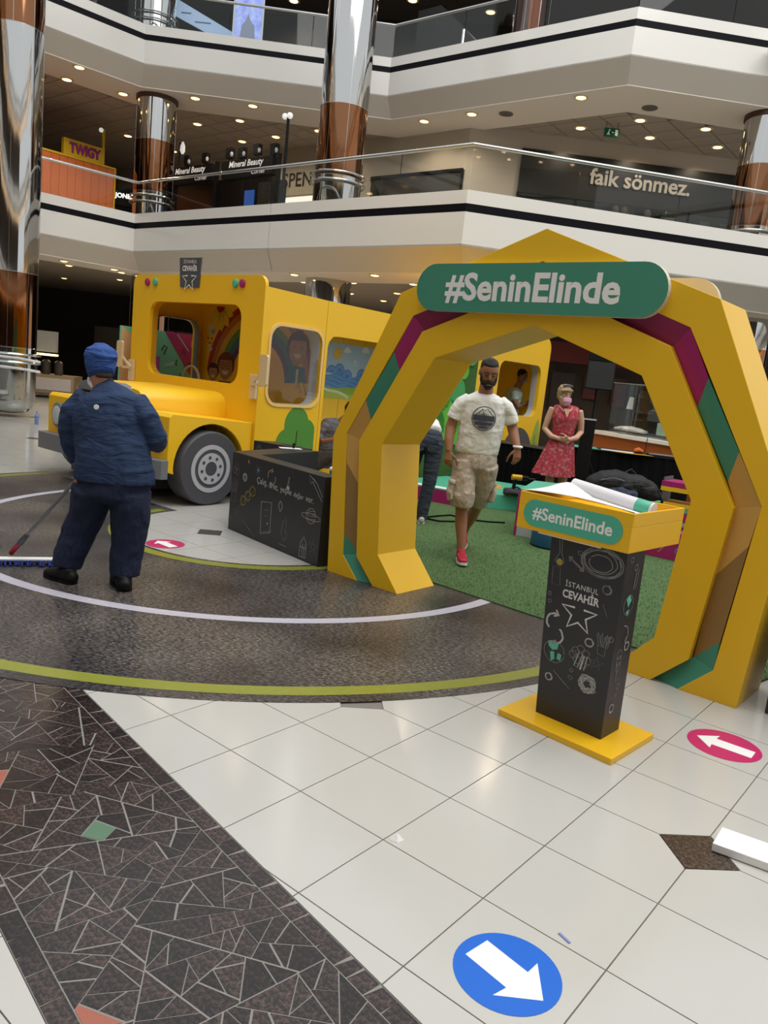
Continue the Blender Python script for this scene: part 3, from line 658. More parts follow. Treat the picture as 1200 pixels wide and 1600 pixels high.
# top gallery: hanging banner, lit glass booth
t = thing('hanging_banner', 'pale blue printed banner leaning across the top gallery', 'banner', (-6.4, 20.9, 8.4))
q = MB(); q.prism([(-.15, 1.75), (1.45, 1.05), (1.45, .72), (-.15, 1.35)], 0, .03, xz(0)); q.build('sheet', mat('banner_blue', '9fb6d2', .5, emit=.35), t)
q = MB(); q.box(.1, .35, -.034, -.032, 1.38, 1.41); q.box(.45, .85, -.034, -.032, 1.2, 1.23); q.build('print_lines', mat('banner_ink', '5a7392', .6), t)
t = thing('glass_booth', 'blue lit glass booth with a pale figure print on the top gallery', 'booth', (-4.85, 20.3, 8.4))
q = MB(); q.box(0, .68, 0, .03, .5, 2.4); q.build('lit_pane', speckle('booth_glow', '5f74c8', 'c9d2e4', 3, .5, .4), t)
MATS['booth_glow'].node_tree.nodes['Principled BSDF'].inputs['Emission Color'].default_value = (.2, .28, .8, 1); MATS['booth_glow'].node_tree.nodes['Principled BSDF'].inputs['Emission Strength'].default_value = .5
for x in (-.02, .68): q = MB(); q.box(x, x + .04, -.03, .05, .3, 2.5); q.build('post', STEEL, t)
q = MB(); q.prism([(.12, .45), (.18, .9), (.2, 1.05), (.28, 1.12), (.34, 1.3), (.42, 1.12), (.5, 1.05), (.56, .45)], .001, .012, xz(0)); q.build('figure_print', mat('figure_grey', '8f98ae', .6, emit=.15), t)
t = thing('escalator_side', 'dark escalator side with a steel handrail on the top gallery', 'escalator', (1.2, 20.4, 8.4), TH)
q = MB(); q.prism([(-1.9, .25), (.3, .2), (.3, .9), (-1.2, 2.2), (-1.9, 2.2)], 0, .3, xz(0)); q.build('panel', mat('escalator_dark', '1c1a18', .6), t); q = MB(); q.tube([(-1.7, -.03, 2.0), (.3, -.03, .7)], .06, 8); q.build('rubber_rail', BLACK, t)
q = MB(); q.tube([(-.2, -.6, .2), (-.2, -.6, 1.35)], .05, 10); q.build('post', STEEL, t, True); q = MB(); q.tube([(-.2, -.6, .8), (.3, -.65, .8), (1.1, -.65, .55)], .035, 8); q.build('handrail', STEEL, t, True)
q = MB(); q.bar((6.2, 15.75, 8.25), (8.5, 15.1, 8.6), .5, .16); tag(q.build('walkway_edge', FASC), 'pale walkway edge meeting the upper balcony at the right edge', 'walkway')
# ground floor at the far left
t = thing('display_counter', 'low lit display counter with a perforated white front beside the left column', 'counter', (-8.9, 20.6, 0), .15)
q = MB(); q.box(-1.6, .35, 0, .9, .15, .62); q.build('body', mat('counter_tan', '8f7c62', .5), t); q = MB(); q.box(-1.5, .28, -.02, 0, .22, .54); q.build('perforated_front', speckle('perforated', 'b9b3b4', '6d6668', 60, .66, .5), t)
for k in range(5): q = MB(); q.lathe([(.1, .62), (.12, .7), (.11, .95), (.05, 1.0)], 12, (-1.4 + k * .32, .3, 0)); q.build('jar', mat('jar_dark', '3c3835', .2), t, True)
q = MB(); q.box(-1.3, -.3, .6, .85, 1.2, 1.75); q.build('lit_shelf', mat('shelf_lit', '9a9890', .5, emit=.15), t); q = MB(); q.box(-1.3, -.3, .55, .9, 1.1, 1.15); q.build('lamp_strip', mat('strip_warm', 'ffe2a0', .5, emit=2), t)
for k, (x, z0, z1) in enumerate(((-9.6, .0, 2.1), (-8.2, .0, 2.2), (-7.0, .0, 2.2))): q = MB(); q.box(x, x + 1.1, 24.6, 24.7, z0, z1); q.build('shop_panel', mat('shop_panel_brown', '241f1c', .5, var=.2), bpy.data.objects['wall_back'])
t = thing('glass_barrier', 'low glass barrier with white rails in front of the left column', 'barrier', (-7.2, 14.2, 0))
q = MB(); q.box(-1.2, .45, 0, .012, .1, 1.3); q.build('glass_pane', GLASS, t)
for z in (.98, 1.16): q = MB(); q.tube([(-1.2, -.04, z), (.35, -.04, z - .02), (.55, .3, z - .06)], .025, 8); q.build('rail', mat('rail_white', 'd4d4d6', .25), t, True)
t = thing('low_bench', 'low white bench on thin legs at the foot of the left column', 'bench', (-7.35, 13.6, 0))
q = MB(); q.box(-1.0, .3, -.2, .2, .2, .25); q.build('top', WHT, t, bevel=.01)
for x in (-.9, -.5, -.1, .2): q = MB(); q.tube([(x, -.15, .2), (x, -.15, .01)], .015, 8); q.build('leg', STEEL, t)
q = MB(); q.lathe([(.035, 0), (.035, .16), (.012, .2), (.012, .23)], 12); o = q.build('water_bottle', mat('bottle_clear', '6d86c8', .1, alpha=.8)); o.location = (-6.45, 14.0, 0); tag(o, 'small blue-capped water bottle on the floor beside the left column', 'bottle')
q = MB(); q.box(0, 1.9, -.3, 0, 2.2, 2.62); o = q.build('red_awning', mat('awning_red', '5e1012', .6)); o.location = (2.9, 16.95, 0); tag(o, 'dark red awning band over the dim shop behind the arch', 'awning')

# ------------------------------------------------------------------ the rest of the atrium ring, behind and beside the viewer
RING = [(13.0, 15.0), (16.5, 6.0), (14.0, -6.0), (4.0, -11.0), (-8.0, -10.0), (-15.0, -2.0), (-15.5, 7.0), (-13.0, 11.6)]
O2 = offset_poly(RING, 3.2)
for k, zt in enumerate((4.5, 8.7, 12.9)):
    I2_ = offset_poly(RING, .3); b = MB(); c = MB(); d = MB()
    for i in range(len(RING) - 1):
        b.prism([RING[i], RING[i + 1], I2_[i + 1], I2_[i]], zt - .83, zt - .325); b.prism([RING[i], RING[i + 1], I2_[i + 1], I2_[i]], zt - .2, zt); c.prism([RING[i], RING[i + 1], I2_[i + 1], I2_[i]], zt - .325, zt - .2); d.prism([I2_[i], I2_[i + 1], O2[i + 1], O2[i]], zt - 1.2, zt - .3)
    w = struct(b.build('wall_balcony_opposite_%d' % (k + 1), FASC)); c.build('dark_stripe', STRIPE, w); d.build('gallery_slab', CEILW, w); e = MB()
    for off in (.9, 2.0):
        Lp = offset_poly(RING, off)
        for i in range(len(Lp) - 1):
            m = int(math.hypot(Lp[i + 1][0] - Lp[i][0], Lp[i + 1][1] - Lp[i][1]) / 1.3)
            for j in range(m): p = lerp2(Lp[i], Lp[i + 1], (j + .5) / m); e.prism(arc(p[0], p[1], .09, 0, 360, 8)[:-1], zt - 1.23, zt - 1.205)
    e.build('gallery_lamps', mat('lamp_far', 'ffd9a0', .5, emit=14, ecol='ffd49a'), w, kind='stuff')
b = MB()
O3 = offset_poly(RING, 3.4)
for i in range(2, len(RING) - 1): b.prism([O2[i], O2[i + 1], O3[i + 1], O3[i]], 0, 13)
struct(b.build('wall_opposite', DARKB))
b = MB(); b.prism([(14, -3), (20, -3), (20, 18), (14, 18)], -.12, -.006); b.prism([(-20, -3), (-16, -3), (-16, 16), (-20, 16)], -.12, -.006); b.prism([(-20, -15), (20, -15), (20, -3), (-20, -3)], -.12, -.006); struct(b.build('floor_opposite', TILE))

# ================================================================== YELLOW ARCH
AR = math.radians(-39.46)
arch = thing('entrance_arch', 'large yellow faceted entrance arch with a coloured stripe and a green hashtag sign', 'arch', (.790, 4.875, 0), AR)
O_ = [(1.53, 0), (1.60, 1.05), (1.08, 2.115), (0, 2.505)]
SO = [(1.217, 0), (1.382, .166), (1.465, 1.085), (.95, 1.962), (0, 2.315)]
SI = [(1.06, 0), (1.246, .182), (1.333, 1.048), (.858, 1.86), (0, 2.18)]
IN = [(.82, 0), (1.04, .245), (1.11, 1.05), (.725, 1.69), (0, 1.937)]
def mir(h): return [(-x, z) for x, z in h] + [p for p in h[::-1]][1:]
fr = lambda u, v, w: (u, w, v)
def ring(a, c): return mir(a) + mir(c)[::-1]
q = MB(); q.prism(ring(O_, SO), 0, .45, fr); q.build('outer_frame', YEL, arch, bevel=.003)
q = MB(); q.prism(ring(SI, IN), 0, .45, fr); q.build('inner_frame', YEL, arch, bevel=.003)
q = MB(); q.prism(ring(SO, SI), .16, .44, fr); q.build('core_panel', YELD, arch)
bt, tb, tt, mt = ((1.39, .33), (1.257, .19)), ((1.44, .868), (1.29, .666)), ((1.308, 1.345), (1.267, 1.18)), ((1.088, 1.707), (1.044, 1.552))
segs = [('teal_segment', TEAL, [SO[0], SO[1], bt[0]], [SI[0], SI[1], bt[1]]), ('brown_segment', BRN, [bt[0], tb[0]], [bt[1], tb[1]]),
        ('tan_segment', TAN, [tb[0], SO[2], tt[0]], [tb[1], SI[2], tt[1]]), ('teal_segment', TEAL, [tt[0], mt[0]], [tt[1], mt[1]]),
        ('magenta_segment', MAG, [mt[0], SO[3]], [mt[1], SI[3]]), ('magenta_segment_shaded', MAGD, [SO[3], SO[4]], [SI[3], SI[4]])]  # top pieces carry the shade of their downward tilt in a darker magenta
for sg in (-1, 1):
    for nm, m, a, c in segs:
        q = MB(); k = len(a); vs = []
        for x, z in a: vs.append((sg * x, .004, z))
        for x, z in c[::-1]: vs.append((sg * x, .05, z))
        n = len(vs); vs += [(v[0], .16, v[2]) for v in vs]
        fs = [(i, (i + 1) % n, (i + 1) % n + n, i + n) for i in range(n)]
        for i in range(k - 1): fs += [(i, i + 1, n - 2 - i, n - 1 - i), (n + i, 2 * n - 1 - i, 2 * n - 2 - i, n + i + 1)]
        q.add(vs, fs); q.build(nm, m, arch)
def pill(mb, x0, x1, z0, z1, w0, w1, f): r = (z1 - z0) / 2; mb.prism(arc(x1 - r, z0 + r, r, -90, 90, 16) + arc(x0 + r, z0 + r, r, 90, 270, 16), w0, w1, f)
fw = lambda u, v, w: (u, -w, v)
q = MB(); pill(q, -.905, .815, 1.997, 2.298, .0, .045, fw); sg = q.build('sign_board', mat('sign_edge', 'd9cfb8', .5), arch)
q = MB(); pill(q, -.905, .815, 1.997, 2.298, .045, .05, fw); q.build('sign_face', TEAL, sg)
q = MB(); text(q, '#SeninElinde', .22, -.058, 2.145, .051, fw, bold=.0065, width=1.215); q.build('lettering', LETT, sg)
q = MB(); pill(q, -.72, .93, 1.99, 2.29, .45, .49, fr); q.build('rear_sign_board', MATS['sign_edge'], arch)

# ================================================================== doodle kit (flat chalk drawings)
def wob(pts, a, rn): return [(x + rn.uniform(-a, a), y + rn.uniform(-a, a)) for x, y in pts]
class Doodle:
    def __init__(s, fr, w=.0012): s.fr = fr; s.w = w; s.m = {}; s.r = random.Random(5); s.cur = None; s.k = 0
    def mb(s, c):
        if s.cur is not None: return s.m.setdefault((c, s.cur), MB())
        s.k += 1; return s.m.setdefault((c, s.k), MB())
    def line(s, pts, c='w', wd=.004, closed=False): s.mb(c).stroke(wob(pts, .0015, s.r), wd, s.w, s.fr, closed)
    def circ(s, x, y, r, c='w', wd=.004, n=1, ry=None):
        old = s.cur
        if old is None: s.k += 1; s.cur = s.k
        s._ci(x, y, r, c, wd, n, ry); s.cur = old
    def _ci(s, x, y, r, c, wd, n, ry):
        for k in range(n): f = 1 + (k * .1 if n > 1 else 0) * s.r.uniform(-1, 1); s.line(arc(x + s.r.uniform(-.06, .06) * r * (n > 1), y + s.r.uniform(-.06, .06) * r * (n > 1), (r * f, (ry or r) * f), k * 40, k * 40 + 350, 22), c, wd)
    def star(s, x, y, r, c='w', wd=.004, inner=.42, rot=90):
        P = []
        for k in range(10): a = math.radians(rot + k * 36); q = r if k % 2 == 0 else r * inner; P.append((x + q * math.cos(a), y + q * math.sin(a)))
        s.line(P, c, wd, True)
    def penta(s, x, y, r, c='w', wd=.003, rot=90):
        P = [(x + r * math.cos(math.radians(rot + k * 144)), y + r * math.sin(math.radians(rot + k * 144))) for k in range(5)]; s.line(P, c, wd, True)
    def fill(s, poly, c): s.mb(c).flat(poly, s.w, s.fr)
    def arrow(s, x0, y0, x1, y1, c='w', wd=.006, h=.025):
        s.k += 1; s.cur = s.k; s._ar(x0, y0, x1, y1, c, wd, h); s.cur = None
    def _ar(s, x0, y0, x1, y1, c, wd, h):
        s.line([(x0, y0), (x1, y1)], c, wd); a = math.atan2(y1 - y0, x1 - x0)
        s.line([(x1 + h * math.cos(a + 2.5), y1 + h * math.sin(a + 2.5)), (x1, y1), (x1 + h * math.cos(a - 2.5), y1 + h * math.sin(a - 2.5))], c, wd)
    def arcarrow(s, x, y, r, a0, a1, c='w', wd=.009):
        s.k += 1; s.cur = s.k; s._aa(x, y, r, a0, a1, c, wd); s.cur = None
    def _aa(s, x, y, r, a0, a1, c, wd):
        P = arc(x, y, r, a0, a1, 12); s.line(P, c, wd); e = P[-1]; d = math.atan2(P[-1][1] - P[-2][1], P[-1][0] - P[-2][0]); h = r * .6
        s.line([(e[0] + h * math.cos(d + 2.4), e[1] + h * math.sin(d + 2.4)), e, (e[0] + h * math.cos(d - 2.4), e[1] + h * math.sin(d - 2.4))], c, wd)
    def scrib(s, x, y, r, c='w', wd=.003, turns=7):
        P = []
        for k in range(turns * 14): q = r * (.25 + .75 * ((k * .37) % 1) * .3 + .55 * (k / (turns * 14))); a = k * 2 * PI / 14; P.append((x + q * math.cos(a), y + q * math.sin(a)))
        s.line(P, c, wd)
    def pencilcup(s, x, y, h, c='g'):
        s.k += 1; s.cur = s.k; s._pc(x, y, h, c); s.cur = None
    def _pc(s, x, y, h, c):
        w = h * .2; s.line([(x - w, y), (x - w * .8, y - h * .4), (x + w * .8, y - h * .4), (x + w, y)], c, .003, True)
        for k in (-.8, -.3, .3, .8): s.line([(x + k * w, y), (x + k * w * 1.9, y + h * .5), (x + k * w * 1.9 + .006, y + h * .62), (x + k * w + .01, y)], c, .003)
    def planet(s, x, y, r, c='w'):
        s.k += 1; s.cur = s.k; s._pl(x, y, r, c); s.cur = None
    def _pl(s, x, y, r, c):
        s.circ(x, y, r, c, .0035)
        for k in (-.4, 0, .35, .65): s.line([(x - r * math.sqrt(1 - k * k), y + k * r), (x, y + k * r - .004), (x + r * math.sqrt(1 - k * k), y + k * r + .006)], c, .003)
        s.circ(x, y - .15 * r, r * 2.1, c, .0035, 1, r * .42)
    def heart(s, x, y, r, c='g'): s.line([(x, y - r), (x - r, y), (x - r * .9, y + r * .7), (x - r * .2, y + r * .4), (x + r * .3, y + r * .8), (x + r, y + r * .2)], c, .0028, True)
    def build(s, parent):
        M = {'w': CHALK, 'g': CHALKD, 'y': CHALKY, 't': CHALKT, 'b': CHALKB}
        for (c, k), m in s.m.items(): m.build('chalk_drawing', M[c], parent)
def mall_logo(fr, parent, cx, cy, s, w, m):
    q = MB(); text(q, 'İSTANBUL', .1, cx, cy + .46 * s, w, fr, width=.82 * s, height=.17 * s, space=1.1); text(q, 'CEVAHİR', .1, cx, cy + .22 * s, w, fr, width=.92 * s, height=.27 * s, bold=.003)
    P = [];
    for k in range(10): a = math.radians(90 + 36 * k); r = (.46 if k % 2 == 0 else .19) * s; P.append((cx + r * math.cos(a), cy - .24 * s + r * math.sin(a)))
    P = P[1:] + P[:1]; q.stroke(P[:9], .05 * s, w, fr); q.build('logo', m, parent)

# ================================================================== LECTERN
pod = thing('lectern', 'yellow and black lectern with a green hashtag sign standing before the arch', 'lectern', (.955, 3.399, 0), math.radians(-42.8))
q = MB(); q.box(-.300, .296, -.130, .287, 0, .03); q.build('base', YELD, pod, bevel=.003)
q = MB(); q.add([(-.173, 0, .03), (.173, 0, .03), (.170, .18, .03), (-.170, .18, .03), (-.200, -.045, .905), (.180, -.045, .905), (.178, .135, .905), (-.198, .135, .905)], [(0, 3, 2, 1), (4, 5, 6, 7), (0, 1, 5, 4), (1, 2, 6, 5), (2, 3, 7, 6), (3, 0, 4, 7)])
post = q.build('post', BLK, pod, bevel=.002)
tx0, tx1, ty0, ty1, tz0, tz1 = -.385, .188, -.062, .46, .905, 1.078
q = MB(); q.box(tx0, tx1, ty0, ty1, tz0, tz1 - .06)
q.box(tx0, tx1, ty0, ty0 + .012, tz1 - .06, tz1); q.box(tx1 - .012, tx1, ty0 + .012, ty1, tz1 - .06, tz1); q.box(tx0, tx0 + .012, ty0 + .012, ty1, tz1 - .06, tz1); q.box(tx0 + .012, tx1 - .012, ty1 - .012, ty1, tz1 - .06, tz1)
tray = q.build('tray', YELD, pod, bevel=.002)
ft = lambda u, v, w: (u, ty0 - w, v)
q = MB(); pill(q, -.352, .150, .926, 1.050, .0005, .003, ft); s = q.build('sign_plate', TEALL, tray); q = MB(); text(q, '#SeninElinde', .09, -.10, .988, .0035, ft, bold=.002, width=.405); q.build('lettering', LETT, s)
q = MB(); q.box(-.26, .06, ty0 - .001, ty0 + .05, tz0 - .006, tz0); q.build('bottom_lip', CREAM, tray)
def fpost(u, v, w):
    k = v / .875; return (u * (1 + .09 * k) - .010 * k, -.045 * k - w, .03 + v)
D = Doodle(fpost, .0016)
D.circ(.07, .80, .085, 'g', .004, 5, .06); D.line([(-.13, .86), (-.125, .8), (-.145, .76), (-.12, .745), (-.1, .76), (-.115, .8), (-.118, .86)], 'g', .003); D.fill(arc(-.122, .757, .016, 0, 360, 12)[:-1], 'y')
D.line([(-.075, .79), (-.015, .75)], 'g', .009); D.arrow(-.04, .77, -.005, .745, 'g', .007, .02); D.arrow(-.05, .775, -.08, .793, 'g', .007, .02); D.heart(-.028, .822, .013)
D.circ(.108, .69, .018, 'g', .006, 2); D.line([(-.15, .73), (-.15, .65), (-.11, .65), (-.115, .735)], 'g', .002, True); D.circ(-.155, .6, .008, 'g', .003); D.heart(-.15, .565, .01)
D.line([(.1, .62), (.125, .57)], 'g', .0025)
D.arcarrow(-.115, .47, .042, 230, 70); D.arcarrow(-.11, .41, .04, 60, -110); D.circ(.06, .43, .018, 'w', .006, 2); D.pencilcup(.12, .43, .1); D.circ(.14, .47, .012, 'g', .003); D.circ(.155, .475, .012, 'g', .003)
for x, y in ((.0, .37), (.025, .385), (.05, .37), (.06, .34), (.045, .32), (.01, .33), (-.01, .35)): D.circ(x, y, .018, 'g', .003)
D.line([(.02, .37), (.0, .3), (.018, .295), (.035, .365)], 'w', .004, True); D.line([(.045, .36), (.03, .29)], 'w', .009); D.line([(.06, .36), (.05, .29)], 'w', .004)
D.penta(.105, .345, .034, 'g', .0025)
D.fill([(-.14, .37), (-.11, .385), (-.085, .37), (-.09, .345), (-.115, .335), (-.135, .35)], 't'); D.fill([(-.125, .325), (-.105, .33), (-.1, .295), (-.118, .28)], 't'); D.fill([(-.085, .33), (-.066, .325), (-.07, .295), (-.09, .3)], 't'); D.circ(-.105, .33, .052, 'g', .003)
D.line([(-.1, .24), (-.01, .18)], 'g', .003); D.line([(-.095, .235), (-.03, .19)], 'g', .002); D.circ(-.12, .2, .016, 'w', .006, 2); D.heart(-.01, .235, .012); D.circ(-.01, .27, .008, 'g', .003); D.scrib(.075, .235, .05, 'w', .003)
D.build(post); mall_logo(fpost, post, -.005, .585, .19, .0016, mat('logo_white', 'cfcdcb', .6))
def fside(u, v, w):
    k = v / .875; return (.173 + .007 * k + w, .0 - .045 * k + u, .03 + v)
D = Doodle(fside, .0016); D.circ(.05, .84, .012, 'g', .003); D.circ(.1, .8, .014, 'g', .004, 2); D.line([(.11, .78), (.1, .7)], 'g', .006); D.line([(.13, .79), (.12, .7)], 'g', .004)
D.fill([(.05, .66), (.08, .68), (.1, .65), (.075, .62)], 't'); D.fill([(.06, .6), (.09, .61), (.08, .575)], 't'); D.circ(.075, .63, .045, 'g', .003); D.arcarrow(.07, .49, .045, 100, -60, 'g', .006); D.circ(.12, .43, .02, 'w', .005, 2)
for y in (.4, .37, .34): D.circ(.06, y, .022, 'g', .003)
D.line([(.05, .36), (.06, .27), (.09, .28)], 'g', .005); D.circ(.09, .24, .014, 'g', .003); D.heart(.08, .2, .012); D.circ(.06, .14, .02, 'w', .005, 2); D.build(post)
# things lying on the lectern
PAP = mat('paper_white', 'e2e1e0', .6, var=.03)
def sheet(name, label, nu, nv, f, m, th=.0015):
    q = MB(); vs = [f(i / nu, j / nv) for i in range(nu + 1) for j in range(nv + 1)]; n = len(vs)
    fs = [(i * (nv + 1) + j, (i + 1) * (nv + 1) + j, (i + 1) * (nv + 1) + j + 1, i * (nv + 1) + j + 1) for i in range(nu) for j in range(nv)]
    q.add(vs, fs); o = q.build(name, m, None, True); md = o.modifiers.new('thick', 'SOLIDIFY'); md.thickness = th; tag(o, label, 'paper'); return o
Mp = Matrix.Translation((.955, 3.399, 0)) @ Matrix.Rotation(math.radians(-42.8), 4, 'Z')
def P_(x, y, z): v = Mp @ Vector((x, y, z)); return (v.x, v.y, v.z)
sheet('paper_sheet', 'large white paper sheet curling over the lectern tray', 14, 8, lambda a, b: P_(-.378 + a * .555, -.050 + b * .36, 1.084 + .014 * math.sin(a * PI) * (1 - b) - .05 * max(0, a - .35) ** .7 * min(1, b * 2.2) - .035 * max(0, b - .62) * 2 * (a > .2) + .055 * max(0, 1 - abs(a - .20) / .2) * max(0, 1 - abs(b - .55) / .45)), PAP)
q = MB(); q.lathe([(.031, 0), (.036, .001), (.036, .42), (.031, .421)], 20); rl = q.build('paper_roll', [mat('roll_white', 'd9d6da', .5, var=.05)], None, True); tag(rl, 'rolled white poster with a green end lying on the lectern', 'paper roll')
rl.matrix_world = Mp @ Matrix.Translation((-.275, .22, 1.112)) @ Matrix.Rotation(math.radians(96), 4, 'Y') @ Matrix.Rotation(0, 4, 'Z')
q = MB(); q.lathe([(.0365, .34), (.0372, .341), (.0372, .41), (.0365, .411)], 20); q.build('green_band', TEALL, rl, True)

# ================================================================== CHALKBOARD COUNTER
CA = math.atan2(-1.179, 1.043); CU = (math.cos(CA), math.sin(CA)); CO = (-1.42, 6.985)
ctr = thing('chalkboard_counter', 'low black zigzag counter covered with chalk drawings beside the arch', 'counter', (CO[0], CO[1], 0), CA)
def toL(x, y): dx, dy = x - CO[0], y - CO[1]; return (dx * CU[0] + dy * CU[1], -dx * CU[1] + dy * CU[0])
q = MB(); q.prism([(0, 0), (1.42, 0), (1.42, .165), (.20, .165), (.1, .16)], 0, .72); f0 = q.build('front_wing', BLK, ctr, bevel=.003)
w2 = [toL(*p) for p in ((-1.36, 6.92), (-1.13, 6.87), (-.72, 7.77), (-1.0, 7.88))]; w2 = [(.0, .004), (.20, .1651)] + [w2[2], w2[3]]
q = MB(); q.prism(w2, 0, .7195); q.build('middle_wing', BLK, ctr, bevel=.003)
w3 = [toL(*p) for p in ((-1.0, 7.885), (-.80, 7.90), (-1.25, 8.30), (-1.45, 8.17))]; q = MB(); q.prism(w3, 0, .7205); q.build('rear_wing', BLK, ctr, bevel=.003)
fc = lambda u, v, w: (u, -w, v)
D = Doodle(fc, .0015)
D.planet(1.28, .385, .062); D.circ(.24, .52, .032, 'w', .005, 3); D.circ(.24, .52, .016, 'w', .004, 2)
for k in range(3): D.circ(.235 + k * .075, .31 + k * .055, .042, 'y', .005)
D.line([(.17, .24), (.4, .42)], 'y', .002); D.line([(.19, .29), (.38, .47)], 'y', .002)
D.line([(.54, .36), (.56, .08), (.71, .12), (.7, .38)], 'w', .005, True); D.line([(.6, .3), (.66, .305)], 'g', .004); D.line([(.6, .25), (.65, .25)], 'g', .003); D.circ(.66, .19, .006, 'w', .005); D.line([(.56, .09), (.73, .14)], 'g', .004)
D.arcarrow(.66, .60, .05, 200, 60, 'w', .005); D.arcarrow(.68, .585, .05, 20, -120, 'w', .005); D.fill(arc(.45, .62, .014, 0, 360, 10)[:-1], 'b')
for a in range(0, 360, 45): D.line([(.45 + .015 * math.cos(a), .62 + .015 * math.sin(a)), (.45 + .05 * math.cos(math.radians(a)), .62 + .05 * math.sin(math.radians(a)))], 'g', .002)
D.line([(.93, .64), (.92, .58), (.9, .545), (.93, .53), (.955, .55), (.935, .58), (.94, .64)], 'w', .003); D.fill(arc(.925, .548, .017, 0, 360, 10)[:-1], 'w'); D.fill([(.27, .685), (.28, .66), (.3, .65), (.29, .68)], 'y')
D.line([(1.22, .70), (1.32, .655), (1.41, .56)], 'w', .004); D.line([(1.26, .66), (1.41, .52)], 'w', .004); D.line([(1.21, .705), (1.24, .64), (1.3, .67)], 'w', .004, True)
D.circ(.085, .59, .03, 'g', .003); D.circ(.06, .56, .03, 'g', .003); D.circ(.11, .55, .03, 'g', .003); D.pencilcup(.06, .36, .22, 'g'); D.penta(.135, .19, .04, 'g', .003); D.line([(.02, .14), (.07, .1)], 'g', .003)
D.line([(.28, .12), (.46, .03)], 'g', .004); D.line([(.25, .13), (.4, .07)], 'g', .003); D.line([(.83, .42), (.81, .38), (.84, .33), (.87, .37), (.85, .41)], 'w', .006, True)
D.line([(.9, .27), (.88, .16), (.93, .1), (.97, .15), (.93, .2)], 'g', .005); D.line([(.86, .06), (.97, .06)], 'g', .006); D.line([(.93, .3), (.95, .22)], 'g', .004)
D.line([(1.17, .14), (1.16, .03), (1.25, .03), (1.25, .15), (1.21, .2)], 'w', .005, True); D.line([(1.17, .11), (1.25, .11)], 'w', .004); D.line([(1.2, .03), (1.2, .14)], 'w', .004); D.line([(1.225, .03), (1.225, .14)], 'w', .004); D.penta(1.345, .15, .07, 'g', .004)
for wd_, st_ in (('Çalış,', 0), ('üret,', 7), ('yeşile', 13), ('değer', 20), ('ver.', 26)):
    q = MB(); n_ = len(wd_); u_ = .44 + (st_ + n_ / 2) * .0287; text(q, wd_, .075, u_, .515 - .028 * (u_ - .86), .0016, fc, width=n_ * .0287 * .97, rot=-.028); q.build('chalk_word', CHALK, f0)
D.build(f0)
a3, b3 = w3[3], w3[0]; L3 = math.hypot(b3[0] - a3[0], b3[1] - a3[1]); d3 = ((b3[0] - a3[0]) / L3, (b3[1] - a3[1]) / L3); n3 = (d3[1], -d3[0])
D = Doodle(lambda u, v, w: (a3[0] + d3[0] * u + n3[0] * w, a3[1] + d3[1] * u + n3[1] * w, v), .0015); D.circ(.08, .64, .03, 'g', .004); D.star(.08, .67, .03, 'g', .003); D.line([(.06, .6), (.1, .56), (.06, .54)], 'g', .003); D.build(ctr)
q = MB(); q.box(-.11, .11, -.05, .05, 0, .004); o = q.build('paper_note', PAP); o.location = (-1.0, 7.72, .7225); o.rotation_euler = (0, 0, .4); tag(o, 'white paper sheet lying on the black counter', 'paper')
q = MB(); q.lathe([(.012, 0), (.012, .05)], 8); o = q.build('black_pen_cap', BLACK); o.location = (-.97, 7.73, .728); tag(o, 'small black marker standing on the black counter', 'marker')
q = MB(); q.lathe([(.045, 0), (.055, .26), (.05, .262)], 16); o = q.build('teal_cup', TEAL, None, True); o.location = (-.46, 6.75, .42); tag(o, 'teal cup with a white lid behind the counter', 'cup'); q = MB(); q.lathe([(.058, .255), (.058, .275), (.03, .29)], 16); q.build('lid', WHT, o, True)
q = MB(); q.box(-.62, -.32, 6.6, 6.95, 0, .42); tag(q.build('grey_stool', GREY, None, bevel=.01), 'grey block stool hidden behind the counter', 'stool')
q = MB(); q.box(-.03, .03, -.03, .03, 0, .09); o = q.build('yellow_block', mat('yellow_toy', 'e3c52a', .5), None, bevel=.004); o.location = (-.56, 6.68, .421); tag(o, 'small yellow block beside the teal cup', 'block')

# ================================================================== YELLOW BUS STAND
bus = thing('bus_stand', 'yellow plywood school bus stand with a hood, windows and grey wheels', 'bus', (-1.868, 7.988, 0), PI / 2 + TH)
fs_ = lambda u, v, w: (u, -w, v)                    # right side of the bus, outward
def ff(x0): return lambda u, v, w: (x0 - w, u, v)   # faces toward the nose
# cab front with the windscreen opening
q = MB(); q.prism(rrect(-.02, 2.42, .42, 2.445, (.02, .02, .11, .11)), 0, .045, ff(.62), [rrect(.335, 2.05, 1.265, 2.13, .15)[::-1]]); cabf = q.build('front_panel', YELP, bus, bevel=.003)
q = MB(); q.prism(rrect(.32, 2.065, 1.25, 2.145, .16), -.075, .0, ff(.62), [rrect(.335, 2.05, 1.265, 2.13, .15)[::-1]]); q.build('windscreen_rim', mat('yellow_edge', 'c9951a', .5), cabf)
for y, m in ((2.116, MAG), (1.956, TEALL), (.464, TEALL), (.348, MAG)):
    q = MB(); q.lathe([(.042, 0), (.042, .02), (.036, .025)], 20, fr=lambda u, v, w, y=y: (.575 - w, y + u, 2.352 + v * 1.1)); q.build('marker_light', m, cabf, True)
q = MB(); q.prism([(1.10, 2.30), (1.45, 2.30), (1.485, 2.63), (1.075, 2.63)], .045, .06, ff(.62)); sg = q.build('logo_plate', GREYD, cabf)
mall_logo(lambda u, v, w: (.62 - w, 1.28 - u, v), sg, 0, 2.455, .30, .062, WHT)
